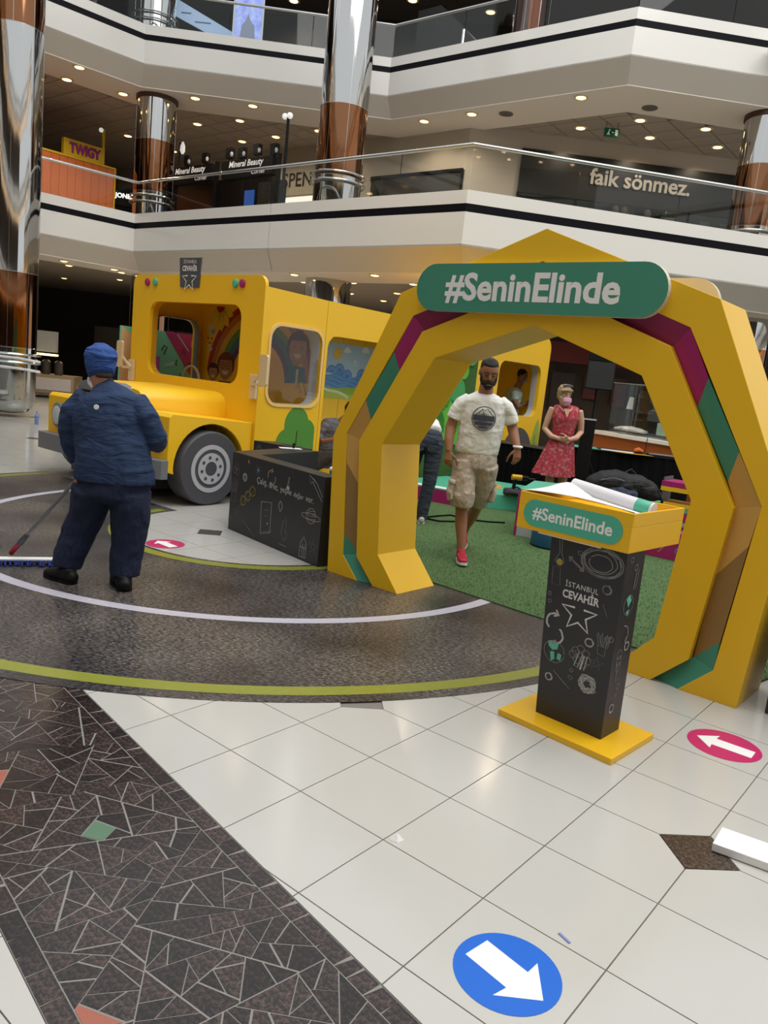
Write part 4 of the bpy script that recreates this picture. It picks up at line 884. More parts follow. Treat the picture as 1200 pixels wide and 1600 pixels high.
# right side panels
q = MB(); q.prism([(.62, .28), (1.565, .28), (1.565, 2.315), (.62, 2.335)], -.04, 0, fs_, [rrect(.725, 1.52, 1.10, 1.95, .15)[::-1]]); cab = q.build('cab_side_panel', YELP, bus)
q = MB(); q.prism(rrect(.69, 1.55, 1.07, 1.98, .17), .0, .012, fs_, [rrect(.725, 1.52, 1.10, 1.95, .15)[::-1]]); q.build('window_trim', mat('trim_cream', 'e8c27a', .5), cab)
q = MB(); q.prism(rrect(.715, 1.53, 1.09, 1.96, .155), -.17, -.04, fs_, [rrect(.725, 1.52, 1.10, 1.95, .15)[::-1]]); q.build('window_reveal', GREYL, cab)
q = MB(); q.prism(rrect(.725, 1.52, 1.10, 1.95, .15), -.01, -.006, fs_); q.build('window_pane', GLASS, cab)
GRN = mat('bush_green', '4f8a35', .5, var=.04)
def bush(par, x, z0, s, m, y=.003):
    q = MB(); n_ = 0
    for lx, lz, rx, rz in ((0, .86, .36, .40), (.30, .62, .29, .38), (-.30, .42, .28, .36), (.05, .35, .5, .4)):
        n_ += 1; q.flat([(max(x - .62 * s, min(x + .55 * s, a_)), max(z0 - .2 * s, b_)) for a_, b_ in arc(x + lx * s, z0 + lz * s, (rx * s, rz * s), 0, 360, 30)[:-1]], .0008 + n_ * .0006, fs_)
    q.flat([(x - .62 * s, z0 - .2 * s), (x + .55 * s, z0 - .2 * s), (x + .55 * s, z0 + .45 * s), (x - .56 * s, z0 + .42 * s)], .0044, fs_); b = q.build('painted_bush', m, par)
    q = MB(); q.stroke([(x, z0), (x + .02 * s, z0 + .75 * s)], .025 * s, .0055, fs_); q.stroke([(x + .02 * s, z0 + .15 * s), (x + .17 * s, z0 + .42 * s)], .02 * s, .0055, fs_); q.build('painted_stem', mat('stem_brown', '3a2a12', .6), b); return b
bush(cab, 1.22, .40, .54, GRN)
q = MB(); q.prism([(1.572, .0), (1.62, .0), (1.62, 1.80), (1.64, 1.86), (1.70, 1.92), (1.80, 1.93), (3.25, 1.93), (3.33, 1.88), (3.36, 1.8), (3.36, 0), (3.5, 0), (3.5, 2.305), (1.572, 2.315)], -.04, 0, fs_); q.build('door_panel', YELP, bus)
# recessed wall with a printed landscape
rec = MB()
for k in range(6): rec.box(1.66 + k * .44, 2.093 + k * .44, .60, .63, .0, 2.28)
rw = rec.build('recess_wall', YELP, bus)
fp = lambda u, v, w: (u, .598 - w, v)
lx0, lx1, lz0, lz1 = 1.95, 3.9, 1.175, 1.885
SKYB = mat('print_sky', 'a9c3dd', .5, var=.03); q = MB(); q.prism([(lx0, lz0), (lx1, lz0), (lx1, lz1), (lx0, lz1)], .0005, .004, fp); land = q.build('landscape_print', SKYB, rw)
def waves(z, a, n, ph): return [(lx0 + (lx1 - lx0) * i / 40, z + a * math.sin(i / 40 * n * 2 * PI + ph)) for i in range(41)]
def band(zz, z0, m, w, nm): q = MB(); q.flat(zz + [(lx1, z0), (lx0, z0)], w, fp); q.build(nm, m, land)
band(waves(1.50, .035, 4, .5), lz0, mat('print_blue', '4f86c8', .5, var=.2, scale=9), .0045, 'printed_hill')
for x, z in ((2.35, 1.53), (2.5, 1.56), (2.66, 1.49), (2.95, 1.52), (3.3, 1.5)):
    q = MB(); q.flat(arc(x, z - .03, .1, 0, 180, 14), .0048, fp); h = q.build('printed_hill', mat('print_blue_dark', '3f78c4', .5), land)
    for r in (.075, .05): q = MB(); q.stroke(arc(x, z - .03, r, 0, 180, 14), .012, .0051, fp); q.build('printed_arc', mat('print_blue_light', '7fb0e0', .5), h)
for k in range(4): q = MB(); q.stroke(waves(1.45 - k * .045, .018, 5, k), .007, .0052, fp); q.build('printed_wave', MATS['print_blue_light'], land)
band(waves(1.335, .025, 1.3, 2.6), lz0, mat('print_green', '8fae3e', .5, var=.05), .0055, 'printed_meadow'); band(waves(1.235, .02, 1.1, .4), lz0, mat('print_green_light', 'a9bf4c', .5), .0058, 'printed_meadow')
q = MB(); q.stroke([(2.2, 1.3), (2.3, 1.275), (2.5, 1.26), (2.65, 1.22), (2.72, 1.18)], .035, .0062, fp); q.build('printed_path', mat('print_path', 'd3dcae', .5), land)
q = MB(); q.flat(arc(2.44, 1.755, .075, 0, 360, 24)[:-1], .0062, fp); q.build('printed_sun', mat('print_sun', 'e2b626', .5), land)
for x, z, s in ((2.62, 1.80, 1), (2.98, 1.83, 1.1), (3.3, 1.79, 1)):
    q = MB(); q.flat(arc(x - .04 * s, z, .025 * s, 90, 270, 8) + arc(x + .05 * s, z, .022 * s, -90, 60, 8) + arc(x, z + .02 * s, .035 * s, 40, 150, 8), .0062, fp); q.build('printed_cloud', mat('print_cloud', 'dfe6ea', .5), land)
q = MB(); q.flat(arc(2.8, 1.64, .03, -60, 170, 12) + arc(2.79, 1.66, .028, 140, -30, 8), .0062, fp); q.build('printed_moon', MATS['print_cloud'], land)
# leafy green wall
q = MB(); q.prism([(3.5, 0), (4.87, 0), (4.87, 2.3), (3.5, 2.3)], -.04, .01, fs_); hw = q.build('leafy_wall', speckle('hedge_green', '274a1e', '3f6a2c', 60, .5, .9), bus)
LEAF = mat('leaf_green', '5fae35', .55, var=.05); LEAFD = mat('leaf_teal_green', '3f9a55', .55, var=.05)
for x, z, r, m in ((4.50, 1.72, .12, LEAF), (4.38, 1.42, .2, LEAFD), (4.22, 1.0, .3, LEAF), (4.0, 1.35, .24, LEAF), (4.62, 1.18, .16, LEAFD), (4.45, .8, .16, LEAF), (3.85, .9, .3, LEAFD), (4.68, 1.95, .14, LEAFD), (4.3, 2.0, .16, LEAF)):
    q = MB(); q.prism(arc(x, z, r, 0, 360, 28)[:-1], .01, .03, fs_); q.build('leaf_disc', m, hw)
# rear panel with its window and wheel
q = MB(); q.prism(rrect(4.875, 7.09, .28, 2.445, (.02, .02, .2, .05), 8), -.05, .012, fs_, [rrect(5.50, 6.85, 1.11, 1.965, .16)[::-1]]); rear = q.build('rear_side_panel', YELP, bus, bevel=.003)
q = MB(); q.prism(rrect(5.49, 6.86, 1.10, 1.975, .165), -.15, -.05, fs_, [rrect(5.50, 6.85, 1.11, 1.965, .16)[::-1]]); q.build('window_reveal', GREYL, rear)
PALEG = mat('pale_bush', '93a844', .5)
for x, s in ((6.95, .0), (5.2, 0)):
    q = MB(); P = [(x - .22, .35), (x + .12, .35), (x + .11, .8), (x + .07, 1.0), (x + .02, 1.08), (x - .05, 1.0), (x - .12, .8)]; q.prism(P, .0125, .016, fs_); b = q.build('painted_bush', PALEG, rear)
    q = MB(); q.stroke([(x - .04, .35), (x - .03, .8)], .016, .0175, fs_); q.stroke([(x - .04, .5), (x + .04, .66)], .012, .0175, fs_); q.stroke([(x - .04, .45), (x - .12, .6)], .012, .0175, fs_); q.build('painted_stem', MATS['stem_brown'], b)
q = MB(); q.prism(arc(6.35, .42, .5, 0, 180, 24), .0125, .02, fs_); q.build('wheel_arch', GREYD, rear)
# far side wall, bulkhead, roof
q = MB(); q.prism([(.64, .3), (7.05, .3), (7.05, 2.3), (.64, 2.3)], 0, .04, lambda u, v, w: (u, 2.36 + w, v), [rrect(.80, 1.49, 1.05, 1.985, .14)[::-1]]); fw_ = q.build('far_side_panel', YELP, bus)
q = MB(); q.prism(rrect(.79, 1.50, 1.04, 1.995, .15), -.09, .0, lambda u, v, w: (u, 2.36 + w, v), [rrect(.80, 1.49, 1.05, 1.985, .14)[::-1]]); q.build('window_reveal', GREY, fw_)
q = MB(); q.box(1.60, 1.63, .05, 2.355, .3, 2.28); bk = q.build('bulkhead', YELP, bus)
q = MB(); q.box(.63, 3.5, .01, 2.35, 2.285, 2.31); q.build('roof', YELP, bus); q = MB(); q.box(4.9, 7.05, .06, 2.35, 2.26, 2.3); q.build('roof', YELP, bus); q = MB(); q.box(7.0, 7.05, .06, 2.35, .3, 2.26); q.build('rear_wall', YELP, bus); q = MB(); q.box(5.2, 5.5, 1.2, 1.25, .3, 2.2); q.build('dark_partition', BLACK, bus)
# printed drawings on the bulkhead
fb = ff(1.60)
def pr(nm, P, m, w=.003): q = MB(); q.flat(P, w, fb); return q.build(nm, m, bk)
PY = mat('print_petal', 'd9bd3a', .5); PIK = mat('print_ink', '33220f', .6); PSK = mat('print_skin', 'b07a4c', .5); PWC = mat('print_white', 'cfc6ae', .5)
for a in range(-160, -10, 30):
    ax, az = math.cos(math.radians(a)), math.sin(math.radians(a)); P = [(1.98 + ax * .08 - az * .05, 2.2 + az * .08 + ax * .05), (1.98 + ax * .22 - az * .055, 2.2 + az * .26 + ax * .055), (1.98 + ax * .28, 2.2 + az * .33), (1.98 + ax * .22 + az * .055, 2.2 + az * .26 - ax * .055), (1.98 + ax * .08 + az * .05, 2.2 + az * .08 - ax * .05)]; pr('printed_petal', P, PY)
pr('printed_flower_heart', arc(1.98, 2.2, .08, 180, 360, 12), mat('print_red', '8f2a1a', .5), .004)
pr('printed_cloud', arc(2.24, 1.78, .09, 90, 260, 8) + arc(2.17, 1.68, .08, 200, 300, 8) + arc(2.06, 1.74, .1, -60, 80, 8) + arc(2.15, 1.87, .09, 20, 160, 8), PWC)
for y in (2.12, 2.2): pr('printed_eye', arc(y, 1.78, .014, 0, 360, 10)[:-1], PIK, .004)
q = MB(); q.stroke(arc(2.16, 1.745, .035, 200, 340, 8), .01, .004, fb); q.build('printed_smile', PIK, bk)
for k, c in enumerate(('9e2a2a', 'b06a1e', 'c9a02a', '5f8a35', '3f6a8a', '5a3a6a')):
    r = .98 - k * .085; q = MB(); q.stroke(arc(1.17, 1.28, (r, r), 4, 176, 40), .085, .0025 - k * .0001, fb); q.build('printed_rainbow_band', mat('rainbow_%d' % k, c, .5), bk)
def kid(y, z, r, hair, shirt, glasses):
    pr('printed_shirt', [(y - 1.1 * r, z - 2.3 * r), (y + 1.1 * r, z - 2.3 * r), (y + .8 * r, z - 1.2 * r), (y - .8 * r, z - 1.2 * r)], shirt, .0034)
    pr('printed_hair', arc(y, z + .25 * r, (1.18 * r, 1.1 * r), -40, 220, 20), hair, .0036); pr('printed_face', arc(y, z, (.92 * r, 1.1 * r), 0, 360, 24)[:-1], PSK, .0042); pr('printed_fringe', arc(y, z + .55 * r, (.95 * r, .55 * r), 10, 170, 12), hair, .0046)
    for s in (-1, 1):
        pr('printed_eye', arc(y + s * .35 * r, z + .2 * r, .07 * r, 0, 360, 8)[:-1], PIK, .005)
        if glasses: q = MB(); q.stroke(arc(y + s * .4 * r, z + .18 * r, .3 * r, 0, 360, 14), .05 * r, .005, fb); q.build('printed_glasses', PIK, bk)
    pr('printed_smile', arc(y, z - .3 * r, (.4 * r, .34 * r), 180, 360, 10), PWC, .005)
kid(1.80, 1.42, .15, mat('print_hair_red', '6f2a1a', .5), mat('print_shirt_red', '7a2a22', .5), True); kid(2.05, 1.33, .1, mat('print_hair_brown', '4a2a18', .5), mat('print_shirt_green', '3f6a3a', .5), False)
kid(.47, 1.73, .165, MATS['print_hair_brown'], mat('print_shirt_blue', '2f6a86', .5), False)
q = MB(); q.stroke([(.45, 1.28), (.42, 1.34), (.36, 1.22), (.33, 1.35), (.27, 1.2), (.24, 1.3), (.2, 1.15), (.25, 1.05), (.18, .98)], .012, .004, fb); q.build('printed_scribble', PIK, bk); pr('printed_pencil', [(.43, 1.3), (.47, 1.3), (.47, 1.5), (.43, 1.5)], PWC, .0052)
q = MB(); q.tube([(1.25, 2.06 - .17 * math.cos(a * PI / 12), 1.22 + .17 * math.sin(a * PI / 12)) for a in range(25)], .018, 8, False); sw = q.build('steering_wheel', CREAM, bus, True); q = MB(); q.tube([(1.25, 2.06, 1.22), (1.5, 2.06, .95)], .025, 8); q.build('column', CREAM, sw)
# striped board seen through the far window
q = MB(); q.box(.55, 1.85, 2.62, 2.65, .4, 1.81); bd = q.build('striped_board', mat('board_mint', '76c9b0', .45), bus); fo = lambda u, v, w: (u, 2.618 - w, v)
q = MB(); q.flat([(1.20, 1.81), (1.85, 1.81), (1.85, 1.0)], .001, fo); q.build('magenta_stripe', mat('board_magenta', 'a3337c', .45), bd); q = MB(); q.flat([(.55, .4), (1.5, .4), (.98, 1.55), (.55, 1.81)], .001, fo); q.build('tan_stripe', mat('board_tan', 'd8b184', .45), bd)
D = Doodle(fo, .0025); BI = mat('board_ink', '2b2233', .5)
D.line([(1.16, 1.55), (1.2, 1.62), (1.25, 1.6), (1.22, 1.54), (1.2, 1.5)], 'k', .015); D.star(1.66, 1.4, .045, 'k', .02); D.line([(1.48, 1.27), (1.48, 1.17)], 'k', .012); D.line([(1.55, 1.29), (1.55, 1.2)], 'k', .012); D.circ(1.465, 1.17, .015, 'k', .02); D.circ(1.535, 1.2, .015, 'k', .02); D.line([(1.36, 1.42), (1.42, 1.37), (1.41, 1.45)], 'k', .02); D.line([(1.48, 1.55), (1.56, 1.52), (1.5, 1.6)], 'k', .012)
[m_.build('board_drawing', BI, bd) for m_ in D.m.values()]
q = MB(); q.stroke([(1.40, 1.79), (1.60, 1.58)], .012, .003, fo); q.stroke([(1.22, 1.36), (1.38, 1.4)], .05, .003, fo); q.build('board_drawing', mat('board_light', 'a9d3e0', .5), bd); q = MB(); q.flat([(1.08, 1.28), (1.15, 1.28), (1.15, 1.47), (1.08, 1.47)], .003, fo); q.build('board_ruler', mat('board_violet', 'b05ab0', .5), bd); q = MB(); q.flat(rrect(1.64, 1.76, 1.62, 1.74, .03), .003, fo); q.build('board_smiley', mat('board_yellow', 'e0c030', .5), bd)
# hood, grille, fenders, bumper
q = MB(); hp = [(.50, .85), (.50, 1.04), (.53, 1.10), (.60, 1.145), (.70, 1.16), (1.72, 1.16), (1.82, 1.145), (1.89, 1.10), (1.92, 1.04), (1.92, .85)]; vs = []
for x, s, dz in ((.575, 1.0, 0), (.1, .985, .0), (-.35, .95, -.005), (-.45, .93, -.03)):
    for y, z in hp: vs.append((x, 1.21 + (y - 1.21) * s, z + dz * (z > .9)))
n = len(hp); q.add(vs, [(i * n + j, i * n + j + 1, (i + 1) * n + j + 1, (i + 1) * n + j) for i in range(3) for j in range(n - 1)] + [tuple(range(3 * n, 4 * n)), tuple(range(n))[::-1]] + [(0, n, n * 2, n * 3, n * 4 - 1, n * 3 - 1, n * 2 - 1, n - 1)]); q.build('hood', YELP, bus, True)
gp_ = [(.60, .44), (1.82, .44), (1.70, 1.08), (1.63, 1.13), (1.45, 1.165), (.97, 1.165), (.79, 1.13), (.72, 1.08)]
q = MB(); q.prism(gp_, -.14, .0, ff(-.53)); gr = q.build('grille', GREY, bus, bevel=.006)
for r in range(9):
    z = .50 + r * .065
    for y0, y1 in ((.80, 1.18), (1.24, 1.62 + .06 * (z < .8))): q = MB(); q.prism(rrect(y0, y1, z, z + .026, .012, 3), .0005, .004, ff(-.53)); q.build('slot', BLACK, gr)
FW = YELP
for nm, y0, y1 in (('right', .02, .50), ('left', 1.92, 2.38)):
    P = [(-.50, .36), (-.415, .36)] + arc(.03, .40, .455, 188, 0, 20) + [(.57, .36), (.575, .88), (-.46, .945), (-.50, .91)]
    q = MB(); q.prism(P, 0, 1, lambda u, v, w, y0=y0, y1=y1: (u, y0 + (y1 - y0) * w, v)); f = q.build('fender', FW, bus, bevel=.006)
    cy = .20 if nm == 'right' else 2.12
    q = MB(); q.lathe([(.125, 0), (.125, .03), (.11, .04), (.095, .04)], 28, fr=lambda u, v, w, cy=cy: (-.50 - w, cy + u, .70 + v * 1.15)); h = q.build('headlight_ring', GREY, f, True)
    q = MB(); q.lathe([(.092, .0), (.092, .045), (.06, .055)], 28, fr=lambda u, v, w, cy=cy: (-.50 - w, cy + u, .70 + v * 1.15)); q.build('headlight_lens', mat('lens_pale', 'c3c8c6', .3), h, True)
q = MB(); q.prism([(-.50, .0), (-.50, 2.41), (-.60, 2.41), (-.62, 2.36), (-.62, .10), (-.58, .0)], .295, .485); q.build('bumper', GREY, bus, bevel=.004)
q = MB(); q.box(-.46, .57, .52, 1.90, .1, .85); q.build('engine_box', GREYD, bus); q = MB(); q.box(.63, 1.56, .05, 2.34, .02, .29); q.build('floor_box', GREYD, bus); q = MB(); q.box(4.9, 7.05, .1, 2.3, .02, .29); q.build('floor_box', GREYD, bus)
def wheel(x, y0, sg, rr=.39, full=True):
    q = MB(); fr = lambda u, v, w: (x + u, y0 - sg * w, rr + v); R = rr / .39
    q.lathe([(.25 * R, -.26), (.37 * R, -.26), (.39 * R, -.24), (.39 * R, -.02), (.375 * R, 0), (.25 * R, .0)], 48, fr=fr); wh = q.build('wheel', TYRE, bus, True)
    q = MB(); q.lathe([(.252 * R, -.2), (.252 * R, .004), (.205 * R, .004), (.205 * R, -.2)], 40, fr=fr); q.build('rim', GREYL, wh, True)
    q = MB(); q.lathe([(.204 * R, -.1), (.204 * R, -.004), (.165 * R, -.004), (.165 * R, -.1)], 40, fr=fr); q.build('rim_gap', GREYD, wh, True)
    q = MB(); q.lathe([(.165 * R, -.1), (.165 * R, .006), (.075 * R, .006), (.075 * R, -.1)], 40, fr=fr); q.build('hub_plate', GREYL, wh, True)
    q = MB(); q.lathe([(.074 * R, -.1), (.074 * R, .003), (.001, .003)], 30, fr=fr); q.build('hub', GREYD, wh, True)
    for k in range(8):
        a = k * PI / 4 + .2; q = MB(); q.lathe([(.018, .0), (.018, .009)], 10, fr=lambda u, v, w: fr(u + .12 * R * math.cos(a), v + .12 * R * math.sin(a), w)); q.build('bolt', GREYD, wh)
wheel(.03, .0, 1); wheel(.03, 2.40, -1); wheel(6.35, .0, 1, .37)
# birch mirrors
for y, s in ((2.40, 1), (-.02, -1)):
    q = MB(); q.box(.535, .57, min(y, y - s * .1), max(y, y - s * .1), 1.14, 1.40); mm = q.build('mirror_bracket', CREAM, bus, bevel=.003)
    q = MB(); q.prism(rrect(min(y + s * .09, y + s * .21), max(y + s * .09, y + s * .21), 1.29, 1.62, .03), -.0, .03, ff(.52)); q.build('mirror_board', CREAM, mm, bevel=.003)
    q = MB(); q.bar((.53, y - s * .06, 1.30), (.51, y + s * .15, 1.30), .02, .03); q.bar((.53, y - s * .06, 1.30), (.51, y + s * .13, 1.44), .02, .03); q.build('mirror_arm', CREAM, mm)

# ================================================================== PEOPLE
def loft(mb, rings, ref=(1, 0, 0), n=18, cap=.5):
    ref = Vector(ref); R = [(Vector(r[:3]), r[3], r[4] if len(r) > 4 else r[3]) for r in rings]
    def ext(i, j, s):
        p, a, b = R[i]; d = (p - R[j][0]).normalized(); m = min(a, b); return [(p + d * m * cap * .6, a * .82, b * .82), (p + d * m * cap, a * .45, b * .45)]
    R = ext(0, 1, 1)[::-1] + R + ext(len(R) - 1, len(R) - 2, 1); k = len(R); vs = []
    for i, (p, a, b) in enumerate(R):
        t = (R[min(i + 1, k - 1)][0] - R[max(i - 1, 0)][0]).normalized(); s = ref - t * ref.dot(t)
        if s.length < .15: s = Vector((0, 0, 1)) - t * t.z
        s.normalize(); d = t.cross(s)
        for j in range(n): th = 2 * PI * j / n; vs.append(p + s * (a * math.cos(th)) + d * (b * math.sin(th)))
    fs = [(i * n + j, i * n + (j + 1) % n, (i + 1) * n + (j + 1) % n, (i + 1) * n + j) for i in range(k - 1) for j in range(n)] + [tuple(range(n))[::-1], tuple(range((k - 1) * n, k * n))]
    mb.add(vs, fs)
def blob(name, mb, m, parent, voxel=.01, smooth=4, label=None, wrinkle=0, wscale=9):
    me = bpy.data.meshes.new('tmp'); me.from_pydata(mb.v, [], mb.f); bm = bmesh.new(); bm.from_mesh(me); bmesh.ops.recalc_face_normals(bm, faces=bm.faces); bm.to_mesh(me); bm.free()
    o = bpy.data.objects.new('tmp', me); COL.objects.link(o)
    r = o.modifiers.new('r', 'REMESH'); r.mode = 'VOXEL'; r.voxel_size = voxel; r.use_smooth_shade = True
    s = o.modifiers.new('s', 'SMOOTH'); s.iterations = smooth; s.factor = .5
    if wrinkle:
        tx = bpy.data.textures.get('cloth%d' % wscale) or bpy.data.textures.new('cloth%d' % wscale, 'CLOUDS'); tx.noise_scale = 1 / wscale; tx.noise_depth = 2
        d = o.modifiers.new('d', 'DISPLACE'); d.texture = tx; d.strength = wrinkle; d.mid_level = .5; d.texture_coords = 'LOCAL'
    dg = bpy.context.evaluated_depsgraph_get(); new = bpy.data.meshes.new_from_object(o.evaluated_get(dg)); new.name = name
    bpy.data.objects.remove(o); bpy.data.meshes.remove(me)
    new.materials.clear(); new.materials.append(m); new.polygons.foreach_set('use_smooth', [True] * len(new.polygons))
    ob = bpy.data.objects.new(name, new); COL.objects.link(ob); ob.parent = parent
    if label: ob['label'] = label
    return ob
def head_mesh(mb, c, h, M, jaw=1.0):
    "head of height h centred at c, turned by matrix M; local +x right, -y the face, +z up"
    k = h / .24
    def T(x, y, z): v = M @ Vector((x * k, y * k, z * k)); return (c[0] + v.x, c[1] + v.y, c[2] + v.z)
    rings = []
    for z, a, b, y in ((-.118, .022, .022, -.062), (-.10, .043 * jaw, .048, -.045), (-.07, .058 * jaw, .072, -.022), (-.035, .067, .086, -.008), (0, .072, .094, .0), (.035, .075, .098, .003), (.07, .070, .092, .006), (.098, .053, .070, .008), (.115, .028, .038, .008)):
        p = T(0, y, z); rings.append((p[0], p[1], p[2], a * k, b * k))
    loft(mb, rings, ref=tuple(M @ Vector((1, 0, 0))))
    loft(mb, [T(0, -.088, .022) + (.008 * k, .008 * k), T(0, -.102, -.012) + (.012 * k, .012 * k), T(0, -.098, -.028) + (.016 * k, .009 * k)], ref=tuple(M @ Vector((1, 0, 0))), n=10)
    loft(mb, [T(-.02, -.088, -.068) + (.008 * k, .007 * k), T(0, -.094, -.066) + (.009 * k, .008 * k), T(.02, -.088, -.068) + (.008 * k, .007 * k)], ref=tuple(M @ Vector((0, 0, 1))), n=8)
    for s in (-1, 1): loft(mb, [T(s * .074, .012, .022) + (.008 * k, .02 * k), T(s * .077, .016, -.022) + (.007 * k, .013 * k)], ref=tuple(M @ Vector((1, 0, 0))), n=10)
    return T, k
def eyes(T, k, parent, brow=HAIRD, mouth=None, closed=False):
    for s in (-1, 1):
        if closed:
            q = MB(); q.tube([T(s * .018, -.0905, .008), T(s * .03, -.0925, .004), T(s * .044, -.086, .008)], .004 * k, 6); q.build('eyelid', mat('lash_dark', '2a1812', .6), parent, True)
            q = MB(); q.tube([T(s * .012, -.096, .030), T(s * .032, -.094, .036), T(s * .052, -.084, .030)], .0055 * k, 6); q.build('eyebrow', brow, parent, True); continue
        q = MB(); q.sphere(T(s * .03, -.083, .012), .0115 * k, 10, 7); e = q.build('eye', mat('eye_white', 'cfc8c0', .3), parent, True)
        q = MB(); q.sphere(T(s * .03, -.0925, .011), .0055 * k, 8, 6); q.build('iris', mat('iris_brown', '1a100a', .2), e, True)
        q = MB(); q.tube([T(s * .012, -.096, .032), T(s * .032, -.094, .039), T(s * .052, -.084, .032)], .0048 * k, 6); q.build('eyebrow', brow, parent, True)
    if mouth: q = MB(); q.tube([T(-.024, -.091, -.068), T(0, -.1, -.066), T(.024, -.091, -.068)], .0042 * k, 6); q.build('mouth', mouth, parent, True)
def hand(mb, wrist, d, side, palm, curl=.35, s=1.0):
    "palm and five fingers from the wrist along d; side = direction toward the thumb, palm = palm normal"
    w = Vector(wrist); d = Vector(d).normalized(); t = Vector(side); t = (t - d * t.dot(d)).normalized(); p = d.cross(t)
    if p.dot(Vector(palm)) < 0: p = -p
    loft(mb, [tuple(w) + (.027 * s, .019 * s), tuple(w + d * .03 * s) + (.035 * s, .016 * s), tuple(w + d * .085 * s) + (.041 * s, .014 * s)], ref=tuple(t), n=14, cap=.3)
    for i, (o, L) in enumerate(((.030, .074), (.010, .082), (-.010, .077), (-.029, .060))):
        b = w + d * (.082 - .004 * abs(i - 1)) * s + t * o * s; c = curl * (1 + .15 * i); P = [b]; a = c * .5
        for f in (.42, .33, .25): P.append(P[-1] + (d * math.cos(a) + p * math.sin(a) + t * o * .9) * L * f * s); a += c
        loft(mb, [tuple(P[0]) + (.0092 * s,), tuple(P[1]) + (.0086 * s,), tuple(P[2]) + (.008 * s,), tuple(P[3]) + (.0066 * s,)], ref=tuple(t), n=10)
    b = w + d * .028 * s + t * .028 * s; P = [b, b + (d * .7 + t * .75 + p * .25) * .036 * s, b + (d * 1.0 + t * .72 + p * .45) * .058 * s, b + (d * 1.3 + t * .62 + p * .55) * .074 * s]
    loft(mb, [tuple(P[0]) + (.013 * s,), tuple(P[1]) + (.011 * s,), tuple(P[2]) + (.0095 * s,), tuple(P[3]) + (.0075 * s,)], ref=tuple(p), n=10)
def limb(mb, pts, ref=(1, 0, 0), cap=.3): loft(mb, pts, ref=ref, cap=cap)
def rotm(ax=0, az=0, ay=0): return Matrix.Rotation(az, 3, 'Z') @ Matrix.Rotation(ay, 3, 'Y') @ Matrix.Rotation(ax, 3, 'X')
def shoe(name, m, sole, parent, heel, toe, s=1.0, h=.0):
    a = Vector(heel); b = Vector(toe); d = (b - a); L = d.length; d.normalize(); q = MB(); sd = Vector((-d.y, d.x, 0)).normalized()
    loft(q, [tuple(a + Vector((0, 0, .045))) + (.036 * s, .045), tuple(a + d * L * .3 + Vector((0, 0, .05))) + (.038 * s, .05), tuple(a + d * L * .62 + Vector((0, 0, .04))) + (.047 * s, .036), tuple(a + d * L * .9 + Vector((0, 0, .032))) + (.038 * s, .026)], ref=tuple(sd), cap=.8)
    loft(q, [tuple(a + d * L * .12 + Vector((0, 0, .05))) + (.04 * s, .045), tuple(a + d * L * .12 + Vector((0, 0, .10))) + (.038 * s, .04)], ref=tuple(sd), cap=.2)
    sh = blob(name, q, m, parent, .008, 3)
    q = MB(); P = [];
    for u, wd in ((-.04, .02), (.0, .036), (.3, .038), (.62, .047), (.9, .036), (1.0, .015)): P.append((u, wd * s))
    top = [tuple(a + d * L * u + sd * w_) for u, w_ in P] + [tuple(a + d * L * u - sd * w_) for u, w_ in P[::-1]]
    q.add([(x, y, z + .002) for x, y, z in top] + [(x, y, z + .024) for x, y, z in top], [tuple(range(12))[::-1], tuple(range(12, 24))] + [(i, (i + 1) % 12, (i + 1) % 12 + 12, i + 12) for i in range(12)]); q.build('sole', sole, sh)
    return sh
def cloth(name, c, var=.12, bump=.35, bs=14, rough=.85, fold=(5, 5, 15)):
    m = mat(name, c, rough, var=var, scale=5, bump=bump, bscale=bs); N = m.node_tree.nodes; L = m.node_tree.links
    for n_ in N:
        if n_.type == 'BUMP':
            n_.inputs['Strength'].default_value = .8; n_.inputs['Distance'].default_value = .035 * bump / .35; src = n_.inputs['Height'].links[0].from_node
            mp = N.new('ShaderNodeMapping'); mp.inputs['Scale'].default_value = fold; mp.inputs['Rotation'].default_value = (.25, .2, 0); src.inputs['Scale'].default_value = 1.0; src.inputs['Distortion'].default_value = .8
            tc = [x for x in N if x.type == 'TEX_COORD'][0]; L.new(tc.outputs['Object'], mp.inputs['Vector']); L.new(mp.outputs[0], src.inputs['Vector']); break
    return m

# ---------------------------------------------------- cleaner seen from behind
cx, cy = -1.80, 4.88
cl = thing('person', 'person in navy cleaning uniform and blue cap seen from behind, holding a mop', 'person', (cx, cy, 0))
NAVY = cloth('navy_shirt', '1e3355'); NAVYP = cloth('navy_trousers', '111d3a', bump=.45, fold=(11, 11, 5)); CAPB = cloth('blue_cap', '284a8c', bump=.5, bs=20)
q = MB(); HM = rotm(ax=.32, az=PI + .62)      # bowed, turned away and to the left
T, k = head_mesh(q, (-.075, .05, 1.375), .225, HM)
limb(q, [(-.045, .04, 1.20, .062, .06), (-.06, .045, 1.30, .055, .055)])
limb(q, [(-.20, .0, 1.14, .05), (-.24, .02, .97, .045), (-.205, .06, .80, .036), (-.185, .06, .765, .03)]); limb(q, [(.235, .0, 1.16, .05), (.30, .05, .99, .046), (.24, .19, .98, .04), (.08, .26, .97, .032)])
limb(q, [(.0, .02, 1.15, .2, .1), (.02, .0, .9, .19, .12), (.03, .0, .72, .19, .12)]); limb(q, [(-.1, .0, .7, .09), (-.16, .05, .4, .065), (-.21, -.0, .1, .045)]); limb(q, [(.13, .0, .7, .09), (.13, .02, .4, .065), (.14, -.02, .1, .045)])
body = blob('body', q, SKIN, cl, .008, 5)
q = MB()
